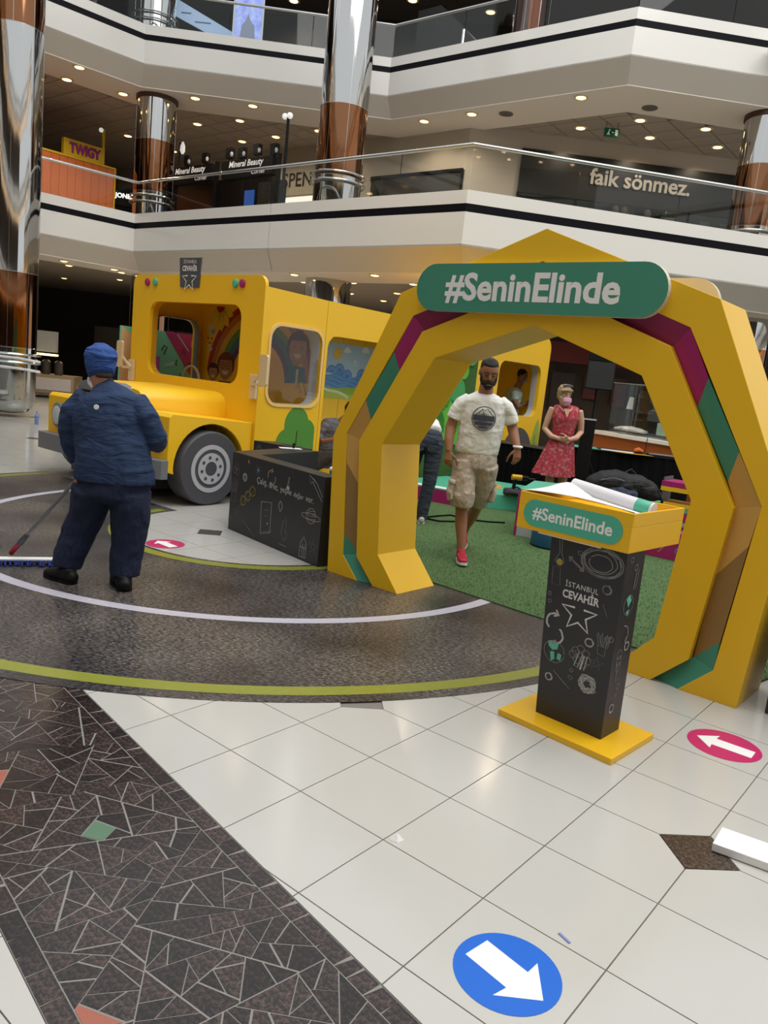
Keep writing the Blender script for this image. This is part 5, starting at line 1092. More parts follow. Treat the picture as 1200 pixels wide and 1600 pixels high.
limb(q, [(-.04, .045, 1.285, .075, .07), (-.02, .03, 1.245, .13, .10), (.0, .01, 1.20, .205, .125), (.005, .0, 1.12, .228, .142), (.02, -.005, 1.0, .225, .152), (.045, -.015, .88, .235, .165), (.062, -.02, .78, .248, .175), (.068, -.01, .72, .252, .178), (.068, -.01, .70, .252, .178)], cap=.05)
limb(q, [(-.14, .02, 1.19, .09, .085), (-.222, .01, 1.11, .08, .08), (-.25, .02, .98, .068, .068), (-.235, .05, .86, .058, .058), (-.205, .06, .80, .052, .052)]); limb(q, [(.16, .02, 1.20, .09, .085), (.245, .0, 1.12, .082, .08), (.30, .03, 1.0, .075, .075), (.28, .13, .955, .07, .07), (.16, .22, .965, .055, .055)])
sh = blob('shirt', q, NAVY, cl, .010, 3, wrinkle=.03, wscale=7)
q = MB(); limb(q, [(-.045, .045, 1.29, .068, .064), (-.05, .047, 1.325, .06, .058)]); blob('collar', q, NAVY, sh, .008, 3)
q = MB(); q.lathe([(.016, 0), (.016, .004), (.002, .005)], 16, fr=lambda u, v, w: (-.02 + u, -.137 - w, 1.165 + v)); q.build('badge_print', WHT, sh); q = MB(); loft(q, [(-.20, .06, 1.215, .03, .012), (-.235, .06, 1.15, .03, .012)]); blob('shoulder_patch', q, WHT, sh, .008, 2)
q = MB()
limb(q, [(.065, -.01, .80, .225, .15), (.068, -.015, .70, .235, .158), (.06, -.02, .60, .228, .155)]); limb(q, [(-.065, -.01, .64, .132, .145), (-.12, .03, .45, .118, .122), (-.17, .03, .30, .106, .105), (-.215, .01, .18, .098, .092), (-.228, .0, .10, .094, .092)], cap=.1); limb(q, [(.175, -.01, .64, .132, .145), (.175, .0, .45, .122, .125), (.165, .0, .30, .11, .105), (.165, -.01, .18, .098, .092), (.17, -.02, .085, .093, .09)], cap=.1)
blob('trousers', q, NAVYP, cl, .010, 3, wrinkle=.035, wscale=6)
q = MB(); limb(q, [T(0, .012, .0) + (.085, .108), T(0, .016, .05) + (.096, .116), T(.0, .03, .10) + (.104, .118), T(.0, .045, .145) + (.088, .092), T(0, .05, .165) + (.05, .055)], ref=tuple(HM @ Vector((1, 0, 0))))
cp = blob('cap', q, CAPB, cl, .008, 3, wrinkle=.018, wscale=14); q = MB(); limb(q, [T(0, .018, -.025) + (.08, .1), T(0, .014, .005) + (.084, .105)], ref=tuple(HM @ Vector((1, 0, 0)))); blob('cap_band', q, CAPB, cp, .008, 2)
q = MB(); limb(q, [T(0, .07, -.03) + (.058, .026), T(0, .066, -.055) + (.05, .024)], ref=tuple(HM @ Vector((1, 0, 0)))); blob('hair', q, mat('hair_brown', '3a261b', .7, var=.3, scale=60), cl, .008, 2)
for s in (-1, 1): q = MB(); q.tube([T(s * .072, .0, -.03), T(s * .05, -.075, -.045)], .004, 6); q.build('mask_strap', WHT, cl); q = MB(); q.tube([T(s * .078, .01, .02), T(s * .072, -.09, .015)], .003, 6); q.build('glasses_arm', BLACK, cl)
q = MB(); limb(q, [T(0, -.09, -.02) + (.062, .02), T(0, -.098, -.055) + (.062, .026), T(0, -.07, -.1) + (.045, .026)], ref=tuple(HM @ Vector((1, 0, 0)))); blob('face_mask', q, WHT, cl, .006, 2)
GLOVE = mat('glove_blue', '1f7fae', .4); q = MB(); limb(q, [(-.21, .06, .81, .042), (-.19, .06, .77, .038)]); hand(q, (-.19, .06, .775), (.02, .05, -1), (-.6, .6, 0), (.6, .6, 0), 1.0, .95); blob('glove', q, GLOVE, cl, .006, 2)
q = MB(); hand(q, (.08, .26, .97), (-1, .3, -.1), (0, .2, 1), (0, 1, 0), .9, .95); blob('glove', q, GLOVE, cl, .006, 2)
shoe('shoe', BLACK, BLACK, cl, (-.16, -.06, .0), (-.39, .07, .0), 1.15); shoe('shoe', BLACK, BLACK, cl, (.195, -.095, 0), (.05, .14, 0), 1.25)
mop = thing('floor_mop', 'flat floor mop with a steel handle and blue fringe held by the cleaner', 'mop', (-2.40, 5.14, 0))
hb = Vector((-2.56, 5.22, .05)) - Vector((-2.40, 5.14, 0)); ht = Vector((-1.955, 4.945, .735)) - Vector((-2.40, 5.14, 0)); ht2 = hb + (ht - hb) * 1.12
q = MB(); q.tube([hb + (ht - hb) * .2, ht2], .0125, 10); q.build('handle', STEELM, mop, True); q = MB(); q.tube([hb + (ht - hb) * .11, hb + (ht - hb) * .13, hb + (ht - hb) * .24], [.014, .022, .018], 10); q.build('grip', GREYD, mop, True); q = MB(); q.tube([hb, hb + (ht - hb) * .12], .018, 10); q.build('joint', mat('mop_red', 'a3242e', .4), mop, True)
md = Vector((.93, .37, 0)).normalized(); mp_ = Vector((-md.y, md.x, 0)); c0 = Vector((-.06, .0, 0))
q = MB(); e0, e1 = c0 - md * .38, c0 + md * .30; q.add([tuple(e0 - mp_ * .035 + Vector((0, 0, .035))), tuple(e1 - mp_ * .035 + Vector((0, 0, .035))), tuple(e1 + mp_ * .035 + Vector((0, 0, .035))), tuple(e0 + mp_ * .035 + Vector((0, 0, .035))), tuple(e0 - mp_ * .035 + Vector((0, 0, .045))), tuple(e1 - mp_ * .035 + Vector((0, 0, .045))), tuple(e1 + mp_ * .035 + Vector((0, 0, .045))), tuple(e0 + mp_ * .035 + Vector((0, 0, .045)))], [(0, 3, 2, 1), (4, 5, 6, 7), (0, 1, 5, 4), (1, 2, 6, 5), (2, 3, 7, 6), (3, 0, 4, 7)]); q.build('plate', WHT, mop)
q = MB(); rn = random.Random(4)
for i in range(46):
    t = i / 45
    for s in (-1, 1):
        a = e0 + (e1 - e0) * t + mp_ * s * .03 + Vector((0, 0, .03)); b_ = a + mp_ * s * rn.uniform(.025, .05) + md * rn.uniform(-.015, .015); q.tube([a, (a + b_) / 2 + Vector((0, 0, .004)), (b_.x, b_.y, .008)], .0075, 5)
q.build('fringe', mat('mop_blue', '1c2f78', .9, var=.3, scale=40), mop, True, kind='stuff')

# ---------------------------------------------------- man in white T-shirt walking through the arch
mx, my = .76, 6.75
mn = thing('person',  'bearded man in white printed T-shirt, cargo shorts and red shoes walking through the arch', 'person', (mx, my, .0125))
TEE = cloth('white_tee', 'dfe0da', .04, .22, 16, fold=(7, 7, 9)); SHORT = cloth('beige_shorts', 'b9ab9c', .08, .4, 14, fold=(13, 13, 8))
q = MB(); HM = rotm(ax=.34, az=.05); T, k = head_mesh(q, (.0, -.06, 1.637), .245, HM, 1.05)
limb(q, [(0, .0, 1.42, .07, .07), (0, -.015, 1.55, .058, .06)])
limb(q, [(0, 0, 1.40, .19, .1), (0, 0, 1.15, .16, .1), (-.02, 0, .93, .15, .1)])
limb(q, [(-.165, .0, 1.375, .046), (-.232, -.0, 1.27, .048), (-.265, -.0, 1.15, .045), (-.268, -.05, 1.04, .042), (-.26, -.09, .945, .029)]); hand(q, (-.26, -.092, .95), (.0, -.15, -1), (1, -.45, 0), (.4, 1, 0), .5)
limb(q, [(.165, .0, 1.38, .046), (.24, .01, 1.28, .048), (.275, .02, 1.19, .046), (.30, -.03, 1.10, .042), (.325, -.08, 1.03, .029)]); hand(q, (.325, -.082, 1.035), (.03, -.12, -1), (-1, -.35, 0), (-.3, 1, 0), .4)
limb(q, [(-.10, 0, .9, .085), (-.09, -.06, .50, .06), (-.085, -.05, .43, .054), (-.075, -.05, .33, .056), (-.06, -.08, .2, .043), (-.05, -.10, .08, .036)]); limb(q, [(.08, 0, .9, .085), (.075, .12, .52, .06), (.07, .2, .44, .054), (.055, .33, .33, .055), (.035, .46, .22, .042), (.025, .56, .13, .036)])
body = blob('body', q, SKIND, mn, .006, 4)
eyes(T, k, mn, closed=True); q = MB(); limb(q, [T(0, -.056, -.05) + (.053, .038), T(0, -.062, -.078) + (.05, .037), T(0, -.062, -.104) + (.038, .031), T(0, -.058, -.118) + (.024, .018)], ref=tuple(HM @ Vector((1, 0, 0)))); loft(q, [T(-.03, -.098, -.052) + (.008, .008), T(0, -.104, -.046) + (.009, .008), T(.03, -.098, -.052) + (.008, .008)], ref=(0, 0, 1), n=8)
for s in (-1, 1): loft(q, [T(s * .066, -.02, .01) + (.008, .016), T(s * .062, -.04, -.045) + (.011, .03), T(s * .05, -.055, -.08) + (.012, .028)], ref=tuple(HM @ Vector((1, 0, 0))), n=10)
blob('beard', q, HAIRD, mn, .006, 2); q = MB(); q.tube([T(-.022, -.112, -.066), T(0, -.116, -.064), T(.022, -.112, -.066)], .004, 6); q.build('mouth', mat('lips', '6b3a30', .5), mn, True)
q = MB(); limb(q, [T(0, .026, .02) + (.077, .083), T(0, .008, .068) + (.077, .097), T(0, -.001, .104) + (.063, .085), T(0, .002, .124) + (.032, .05)], ref=tuple(HM @ Vector((1, 0, 0)))); blob('hair', q, HAIRD, mn, .006, 2)
q = MB(); limb(q, [(0, -.005, 1.465, .085, .08), (0, .0, 1.44, .15, .1), (0, .0, 1.40, .20, .112), (0, .0, 1.30, .205, .122), (0, -.005, 1.18, .195, .122), (-.005, -.005, 1.05, .192, .122), (-.015, -.0, .97, .192, .122), (-.015, -.0, .945, .190, .120)], cap=.1)
limb(q, [(-.13, .0, 1.40, .062, .07), (-.195, .0, 1.355, .062, .068), (-.232, .0, 1.285, .064, .066), (-.25, 0, 1.225, .066, .066)], cap=.1); limb(q, [(.13, .0, 1.405, .062, .07), (.195, .0, 1.365, .062, .068), (.238, .01, 1.295, .064, .066), (.258, .012, 1.235, .066, .066)], cap=.1)
sh = blob('t_shirt', q, TEE, mn, .008, 3, wrinkle=.016, wscale=11)
def chest(u, v, w):
    return (u, -.1285 - w + .11 * (u / .2) ** 2 * .9, v)
q = MB(); pc = (-.0, 1.255)
def disc(mb, P, w): mb.flat(P, w, chest)
def grid_disc(mb, cx_, cz_, r0, r1, w, n=40):
    A_, B_ = arc(cx_, cz_, r0, 0, 360, n), arc(cx_, cz_, r1, 0, 360, n); mb.add([chest(p[0], p[1], w) for p in A_ + B_], [(i, i + 1, n + 2 + i, n + 1 + i) for i in range(n)])
grid_disc(q, pc[0], pc[1], .096, .104, .0105); q.build('print_ring', mat('print_slate', '3c3f4c', .7), sh)
q = MB(); rn = random.Random(2)
def row(mb, z0, z1, x0, x1, w):
    n = 14; mb.add([chest(x0 + (x1 - x0) * i / n, z0 + zz, w) for zz in (0, z1 - z0) for i in range(n + 1)], [(i, i + 1, n + 2 + i, n + 1 + i) for i in range(n)])
for kz in range(13):
    z = pc[1] - .094 + kz * .0092; hw = math.sqrt(max(0, .094 ** 2 - (z - pc[1]) ** 2)) - .002
    if kz in (3, 7): row(q, z + .003, z + .0075, -hw * .55, hw * .4, .0105)
    else: row(q, z, z + .0094, -hw, hw, .0105)
for kx in range(9): x = -.07 + kx * .0175; hh = .05 - .55 * abs(x + .005) + rn.uniform(-.006, .006); q.add([chest(x - .005, pc[1] + .022, .0108), chest(x + .006, pc[1] + .022, .0108), chest(x + .012 * (1 if x < 0 else -1), pc[1] + .026 + max(.006, hh) * .8, .0108)], [(0, 1, 2)])
q.build('mountain_print', MATS['print_slate'], sh); q = MB(); q.stroke([(-.085, 1.275), (-.05, 1.30), (-.02, 1.335), (0, 1.322), (.02, 1.34), (.05, 1.305), (.085, 1.278)], .007, .011, chest); q.stroke([(-.02, 1.33), (-.012, 1.30), (.002, 1.29)], .004, .011, chest); q.build('mountain_outline', MATS['print_slate'], sh)
q = MB(); limb(q, [(-.01, 0, .985, .172, .112), (-.01, 0, .90, .185, .122), (-.01, .0, .82, .18, .12)]); limb(q, [(-.10, -.0, .86, .108, .12), (-.10, -.03, .70, .108, .11), (-.095, -.05, .58, .112, .108), (-.09, -.055, .51, .104, .098), (-.09, -.055, .475, .094, .09)], cap=.1); limb(q, [(.085, .0, .86, .108, .12), (.085, .06, .70, .108, .11), (.08, .12, .58, .105, .105), (.075, .17, .51, .098, .096), (.073, .185, .485, .09, .09)], cap=.1)
st = blob('cargo_shorts', q, SHORT, mn, .008, 3, wrinkle=.02, wscale=11)
for x, y, z in ((-.195, -.06, .60), (.175, .09, .60)): q = MB(); limb(q, [(x, y, z + .075, .028, .07), (x - .012 * (1 if x < 0 else -1), y, z, .036, .08), (x, y, z - .075, .03, .075)]); pk = blob('cargo_pocket', q, SHORT, st, .008, 2, wrinkle=.012, wscale=14); q = MB(); limb(q, [(x, y, z + .1, .034, .08), (x, y, z + .07, .036, .083)]); blob('pocket_flap', q, SHORT, pk, .008, 1)
q = MB(); q.tube([(.325 + .033 * math.cos(a * PI / 8), -.08 + .033 * math.sin(a * PI / 8), 1.045) for a in range(17)], .011, 8, False); q.build('wristband', WHT, mn, True)
RED = mat('shoe_red', 'a3132e', .5, var=.1); s1 = shoe('red_shoe', RED, WHT, mn, (-.05, -.08, .0), (-.045, -.36, .015), 1.05); s2 = shoe('red_shoe', RED, WHT, mn, (.025, .58, .06), (.0, .33, .002), 1.05)
for kx in range(4): q = MB(); q.tube([(-.085, -.2 - kx * .03, .075 - kx * .006), (-.048, -.205 - kx * .03, .092 - kx * .009), (-.012, -.2 - kx * .03, .075 - kx * .006)], .004, 6); q.build('lace', WHT, s1)

# ---------------------------------------------------- woman in red dress
wm = thing('person', 'woman in a red patterned sleeveless dress and pink mask standing with clasped hands', 'person', (2.09, 9.60, .0125))
DRESS = speckle('red_dress', 'a3283a', 'b9a39a', 26, .66, .85); SKL = mat('skin_light', 'c79a80', .55, var=.06, scale=30)
q = MB(); HM = rotm(ax=.12, az=.3); T, k = head_mesh(q, (-.05, -.02, 1.51), .225, HM, .95)
limb(q, [(-.03, .01, 1.33, .052, .052), (-.042, .0, 1.42, .046, .048)]); limb(q, [(0, 0, 1.34, .15, .075), (0, .0, 1.2, .145, .095), (0, 0, 1.02, .12, .09), (0, 0, .9, .15, .11)])
limb(q, [(-.165, .01, 1.345, .046), (-.20, .02, 1.22, .042), (-.225, .03, 1.09, .037), (-.15, -.08, 1.01, .034), (-.045, -.15, .99, .024)]); limb(q, [(.165, .01, 1.345, .046), (.205, .02, 1.22, .042), (.225, .03, 1.09, .037), (.15, -.08, 1.02, .034), (.045, -.15, .995, .024)])
hand(q, (-.05, -.148, .99), (1, -.12, -.1), (0, -.4, 1), (0, -1, -.2), .6, .88); hand(q, (.05, -.158, 1.0), (-1, -.1, -.12), (0, -.4, 1), (0, 1, .2), .6, .88)
limb(q, [(-.085, 0, .9, .08), (-.08, 0, .5, .056), (-.078, .01, .3, .05), (-.075, .02, .08, .033)]); limb(q, [(.085, 0, .9, .08), (.08, 0, .5, .056), (.078, .01, .3, .05), (.075, .02, .08, .033)])
blob('body', q, SKL, wm, .007, 4); eyes(T, k, wm, mat('brow_brown', '5a4030', .7))
q = MB(); limb(q, [(0, .01, 1.385, .15, .062), (0, .0, 1.34, .172, .088), (0, -.005, 1.24, .165, .125), (0, -.003, 1.13, .14, .11), (0, 0, 1.03, .13, .1), (0, 0, 1.0, .132, .102)]); bo = blob('dress_bodice', q, DRESS, wm, .008, 2, wrinkle=.006, wscale=14)
q = MB(); n = 48; prof = [(1.02, .135, 0), (.95, .155, .006), (.85, .18, .012), (.72, .205, .02), (.60, .23, .028), (.535, .245, .034)]; vs = []
for z, r, a in prof:
    for j in range(n): t = 2 * PI * j / n; rr = r + a * math.cos(t * 9 + z * 2); vs.append((rr * math.cos(t) - (1.0 - z) * .12, rr * .8 * math.sin(t), z + .012 * math.cos(t * 2) * (1 - z)))
q.add(vs, [(i * n + j, i * n + (j + 1) % n, (i + 1) * n + (j + 1) % n, (i + 1) * n + j) for i in range(len(prof) - 1) for j in range(n)]); q.build('dress_skirt', DRESS, wm, True)
q = MB(); q.add([(-.055, -.118, 1.36), (.03, -.118, 1.36), (-.012, -.142, 1.255)], [(0, 1, 2)]); q.build('neckline', SKL, bo); q = MB(); q.lathe([(.136, 1.015), (.139, 1.02), (.139, 1.045), (.136, 1.05)], 32, fr=lambda u, v, w: (u, v * .8, w)); q.build('belt', mat('dress_belt', '7a1a2c', .8), wm, True)
HB = mat('hair_blond', '9c8460', .6, var=.35, scale=50, bump=.5, bscale=90); q = MB(); limb(q, [T(0, .035, -.05) + (.066, .06), T(0, .03, .0) + (.08, .085), T(0, .018, .06) + (.085, .1), T(0, .0, .105) + (.07, .092), T(0, -.005, .132) + (.04, .06)], ref=tuple(HM @ Vector((1, 0, 0)))); loft(q, [T(-.07, -.04, .07) + (.02, .04), T(-.02, -.085, .085) + (.022, .025), T(.05, -.075, .08) + (.02, .025)], ref=(0, 0, 1), n=10); blob('hair', q, HB, wm, .007, 2, wrinkle=.01, wscale=30)
q = MB(); limb(q, [T(0, -.088, -.012) + (.055, .022), T(0, -.098, -.05) + (.06, .026), T(0, -.078, -.1) + (.05, .03)], ref=tuple(HM @ Vector((1, 0, 0)))); mk = blob('face_mask', q, mat('mask_pink', 'd09ab4', .7), wm, .006, 2)
for s in (-1, 1): q = MB(); q.tube([T(s * .055, -.075, -.03), T(s * .076, .0, .0)], .003, 6); q.build('ear_loop', WHT, mk)
q = MB(); q.tube([(-.1, -.05, 1.385), (-.06, -.105, 1.335), (-.02, -.118, 1.315), (.03, -.105, 1.335), (.06, -.05, 1.385)], .004, 6); q.build('necklace', mat('necklace_white', 'd8cfc4', .4), wm)
q = MB(); q.tube([T(-.07, -.03, .135), T(0, -.06, .15), T(.07, -.03, .135)], .012, 8); q.build('sunglasses', mat('sunglass_grey', '5b5e66', .2), wm)
shoe('shoe', mat('sandal_tan', '8a6a4a', .6), BLACK, wm, (-.075, .04, 0), (-.085, -.17, 0), .85); shoe('shoe', MATS['sandal_tan'], BLACK, wm, (.075, .04, 0), (.085, -.17, 0), .85)

# ---------------------------------------------------- man in jeans bending away behind the arch leg
jn = thing('person', 'man in dark jeans bending forward behind the left arch leg, seen from behind', 'person', (.36, 8.25, .0125))
JEAN = cloth('dark_jeans', '2c3440', .25, .4, 18)
q = MB(); limb(q, [(.02, .05, .92, .15, .11), (-.10, .25, 1.05, .17, .11), (-.24, .5, 1.08, .17, .1)]); limb(q, [(-.24, .5, 1.08, .05), (-.34, .70, 1.02, .05)]); T, k = head_mesh(q, (-.38, .82, 1.02), .235, rotm(ax=.9, az=PI + .4))
limb(q, [(-.38, .42, 1.05, .05), (-.46, .55, .8, .042), (-.42, .66, .6, .03)]); hand(q, (-.42, .66, .6), (0, .1, -1), (1, .4, 0), (1, 0, 0), .5); limb(q, [(-.08, .55, 1.05, .05), (-.05, .66, .8, .042), (-.12, .74, .6, .03)]); hand(q, (-.12, .74, .6), (0, .1, -1), (-1, .4, 0), (-1, 0, 0), .5)
limb(q, [(.10, .03, .85, .08), (.09, .0, .45, .06), (.05, .0, .1, .04)]); limb(q, [(-.08, .05, .85, .08), (-.14, .1, .45, .06), (-.18, .14, .1, .04)]); blob('body', q, SKIND, jn, .008, 3)
q = MB(); limb(q, [(.01, .05, .975, .165, .12), (.01, .03, .90, .18, .135), (.01, .02, .82, .175, .13)]); limb(q, [(.10, .02, .86, .1, .12), (.095, .0, .65, .088, .095), (.09, -.01, .45, .075, .08), (.065, -.01, .25, .068, .07), (.05, -.01, .08, .066, .07), (.05, -.01, .05, .064, .07)]); limb(q, [(-.08, .05, .86, .1, .12), (-.11, .08, .65, .088, .095), (-.14, .1, .45, .075, .08), (-.165, .12, .25, .068, .07), (-.18, .13, .06, .066, .07)])
je = blob('jeans', q, JEAN, jn, .008, 3, wrinkle=.012, wscale=10)
for x in (.08, -.07): q = MB(); q.prism([(x - .055, .80), (x, .775), (x + .055, .80), (x + .055, .90), (x - .055, .90)], -.128, -.122, lambda u, v, w: (u, w + .02, v)); q.build('back_pocket', JEAN, je)
q = MB(); limb(q, [(.01, .06, .975, .168, .122), (.01, .055, .95, .172, .127)]); blob('belt', q, mat('belt_grey', '8a8a92', .6), je, .008, 1)
q = MB(); limb(q, [(.01, .08, .97, .165, .115), (-.02, .14, 1.03, .175, .115), (-.10, .28, 1.09, .185, .12), (-.22, .48, 1.12, .19, .11), (-.26, .54, 1.11, .14, .09)]); limb(q, [(-.36, .44, 1.07, .07), (-.44, .53, .9, .065)]); limb(q, [(-.08, .55, 1.07, .07), (-.055, .64, .92, .065)]); blob('white_shirt', q, TEE, jn, .009, 3, wrinkle=.012)
shoe('sneaker', mat('sneaker_grey', 'b8b4ae', .6), WHT, jn, (.05, -.06, 0), (.04, .2, 0)); shoe('sneaker', MATS['sneaker_grey'], WHT, jn, (-.18, .08, 0), (-.19, .34, 0))

# ---------------------------------------------------- man inside the rear of the bus
bm_ = thing('person', 'man in a pale green T-shirt and mask reaching right inside the bus rear window', 'person', (2.05, 13.76, 0))
q = MB(); HM = rotm(ax=.25, az=1.15); T, k = head_mesh(q, (.10, -.02, 1.765), .235, HM); limb(q, [(.02, 0, 1.52, .065), (.07, -.01, 1.66, .055)]); limb(q, [(0, 0, 1.5, .17, .1), (-.02, 0, 1.2, .15, .11), (-.03, 0, .95, .15, .11)], ref=(.5, -1, 0))
limb(q, [(-.02, -.16, 1.47, .055), (.0, -.19, 1.33, .048), (.07, -.2, 1.24, .042), (.17, -.18, 1.30, .036), (.25, -.16, 1.36, .026)]); hand(q, (.25, -.16, 1.36), (1, 0, .4), (0, -.2, 1), (0, 1, 0), .5); limb(q, [(.1, .14, 1.47, .055), (.15, .15, 1.33, .048), (.24, .1, 1.3, .04), (.32, .04, 1.36, .028)]); hand(q, (.32, .04, 1.36), (1, 0, .3), (0, .2, 1), (0, -1, 0), .5)
limb(q, [(-.07, -.08, .95, .085), (-.06, -.09, .5, .06), (-.07, -.08, .1, .04)]); limb(q, [(0, .1, .95, .085), (.02, .1, .5, .06), (0, .1, .1, .04)]); blob('body', q, SKIND, bm_, .008, 3)
q = MB(); limb(q, [(.02, 0, 1.555, .085, .07), (.01, 0, 1.5, .19, .115), (0, 0, 1.35, .19, .125), (-.02, 0, 1.15, .175, .125), (-.03, 0, .98, .175, .125)], ref=(.5, -1, 0)); limb(q, [(-.02, -.14, 1.49, .075), (.0, -.19, 1.36, .068)]); limb(q, [(.09, .13, 1.49, .075), (.14, .15, 1.36, .068)]); blob('t_shirt', q, cloth('mint_tee', 'b9cfc4', .05), bm_, .009, 3, wrinkle=.012)
q = MB(); limb(q, [(-.03, 0, 1.0, .17, .12), (-.03, 0, .85, .17, .12)], ref=(.5, -1, 0)); limb(q, [(-.07, -.08, .9, .1), (-.06, -.09, .5, .08), (-.07, -.08, .08, .07)]); limb(q, [(0, .1, .9, .1), (.02, .1, .5, .08), (0, .1, .08, .07)]); blob('trousers', q, NAVYP, bm_, .010, 3)
q = MB(); limb(q, [T(0, .03, .0) + (.076, .08), T(0, .016, .06) + (.078, .095), T(0, .006, .105) + (.06, .08), T(0, .005, .124) + (.03, .045)], ref=tuple(HM @ Vector((1, 0, 0)))); blob('hair', q, HAIRD, bm_, .007, 2); eyes(T, k, bm_)
q = MB(); limb(q, [T(0, -.088, -.015) + (.055, .022), T(0, -.098, -.05) + (.06, .026), T(0, -.078, -.1) + (.05, .03)], ref=tuple(HM @ Vector((1, 0, 0)))); blob('face_mask', q, mat('mask_grey', 'b9bcc0', .7), bm_, .007, 2)
shoe('shoe', BLACK, BLACK, bm_, (-.12, -.1, 0), (.12, -.12, 0)); shoe('shoe', BLACK, BLACK, bm_, (-.04, .12, 0), (.2, .1, 0))

# ---------------------------------------------------- person crouching inside the bus door
cr = thing('person', 'person in grey clothes crouching in the bus doorway, half hidden by the arch', 'person', (-.76, 9.75, 0))
q = MB(); limb(q, [(-.10, .02, .42, .15, .12), (-.06, .0, .62, .16, .11), (.06, -.04, .86, .17, .1)]); T, k = head_mesh(q, (.22, -.1, 1.06), .235, rotm(ax=.5, az=.9)); limb(q, [(.08, -.05, .88, .055), (.17, -.08, .98, .05)])
limb(q, [(-.08, -.12, .84, .05), (-.17, -.15, .70, .042), (-.08, -.2, .66, .036), (.05, -.24, .70, .028)]); hand(q, (.05, -.24, .72), (1, -.2, -.4), (0, -1, .5), (0, 0, -1), .5); limb(q, [(.18, .1, .86, .05), (.3, .05, .68, .04), (.36, -.1, .6, .028)]); hand(q, (.36, -.1, .6), (.4, -1, -.3), (-1, 0, .3), (0, 0, -1), .5)
limb(q, [(-.12, -.08, .40, .09), (.16, -.16, .50, .07), (.1, -.14, .1, .045)]); limb(q, [(-.10, .1, .40, .09), (.18, .1, .48, .07), (.12, .1, .1, .045)]); blob('body', q, SKIND, cr, .009, 3)
q = MB(); limb(q, [(-.13, .0, .36, .17, .14), (-.10, .0, .5, .18, .14), (-.04, -.01, .68, .185, .13), (.05, -.04, .84, .185, .115), (.09, -.05, .9, .1, .08)]); limb(q, [(-.07, -.11, .85, .07), (-.17, -.15, .71, .06), (-.12, -.18, .68, .055)]); limb(q, [(.17, .1, .86, .07), (.28, .06, .72, .06)]); blob('grey_jacket', q, cloth('jacket_grey', '6b6a70', .2, .5, 12), cr, .010, 3, wrinkle=.02)
q = MB(); limb(q, [(-.16, -.02, .40, .16, .14), (-.10, -.02, .34, .16, .13)]); limb(q, [(-.13, -.08, .40, .12), (.16, -.16, .51, .09), (.12, -.15, .3, .075), (.1, -.14, .08, .065)]); limb(q, [(-.11, .1, .40, .12), (.18, .1, .49, .09), (.14, .1, .3, .075), (.12, .1, .08, .065)]); blob('trousers', q, cloth('trouser_taupe', '4a4440', .15), cr, .010, 3, wrinkle=.012)
q = MB(); limb(q, [T(0, .03, .0) + (.076, .08), T(0, .016, .06) + (.078, .095), T(0, .006, .105) + (.06, .08), T(0, .005, .124) + (.03, .045)]); blob('hair', q, HAIRD, cr, .009, 2); eyes(T, k, cr)
shoe('shoe', BLACK, BLACK, cr, (.06, -.14, 0), (.32, -.17, 0)); shoe('shoe', BLACK, BLACK, cr, (.08, .1, 0), (.34, .1, 0))

# ================================================================== STAGE FURNITURE BEHIND THE ARCH
def hexa(cx_, cy_, r, rot=0, sy=1): return [(cx_ + r * math.cos(math.radians(rot + 60 * k)), cy_ + r * sy * math.sin(math.radians(rot + 60 * k))) for k in range(6)]
Z0 = .0125
# low platforms
def platform(label, P, top_pieces, side, h):
    cx_ = sum(p[0] for p in P) / len(P); cy_ = sum(p[1] for p in P) / len(P); t = thing('low_platform', label, 'platform', (cx_, cy_, Z0)); Q = [(x - cx_, y - cy_) for x, y in P]
    q = MB(); q.prism(Q, 0, h); q.build('base', side, t, bevel=.003)
    q = MB(); q.prism(Q, h, h + .014); q.build('top_board', TEALL, t)
    for poly, m in top_pieces: q = MB(); q.prism([(x - cx_, y - cy_) for x, y in poly], h + .0141, h + .017); q.build('coloured_panel', m, t)
    return t
platform('low wide platform with magenta sides and a white front edge behind the man in jeans', [(.35, 9.95), (1.02, 9.62), (1.25, 9.95), (1.2, 11.2), (.85, 11.2), (.30, 10.5)], [([(.36, 9.96), (1.0, 9.64), (1.08, 9.78), (.40, 10.12)], WHT), ([(.95, 10.7), (1.15, 10.6), (1.1, 11.1), (.95, 11.15)], TAN)], MAG, .17)
platform('low teal platform with angled sides under the cordless drill', [(1.27, 10.1), (1.30, 9.78), (1.86, 9.80), (2.15, 10.3), (2.1, 11.0), (1.5, 11.25), (1.25, 11.0)], [([(1.30, 10.5), (1.55, 10.35), (1.60, 10.8), (1.35, 11.0)], TAN)], TEALL, .17)
# cordless drill
DY = mat('drill_yellow', 'd9a41c', .4)
t = thing('cordless_drill', 'yellow and black cordless drill standing on the teal platform', 'drill', (1.66, 9.98, Z0 + .185), .1)
q = MB(); q.tube([(-.06, 0, .225), (.07, 0, .225)], .037, 14); q.build('motor_body', DY, t, True); q = MB(); q.tube([(.07, 0, .225), (.10, 0, .225), (.15, 0, .225), (.17, 0, .225)], [.033, .03, .026, .014], 14); c = q.build('chuck', BLACK, t, True); q = MB(); q.tube([(.17, 0, .225), (.25, 0, .225)], .005, 6); q.build('bit', STEEL, c)
q = MB(); q.tube([(-.01, 0, .2), (-.02, 0, .1), (-.03, 0, .05)], [.026, .023, .026], 10); q.build('grip', BLACK, t, True); q = MB(); q.box(-.09, .05, -.04, .04, 0, .05); q.build('battery', BLACK, t, bevel=.006); q = MB(); q.box(-.08, .04, -.041, .041, .035, .055); q.build('battery_trim', DY, t, bevel=.004)
t = thing('tool_bag', 'dark grey crumpled tool pouch draped over the edge of the teal platform', 'tool pouch', (1.64, 9.74, Z0 + .188))
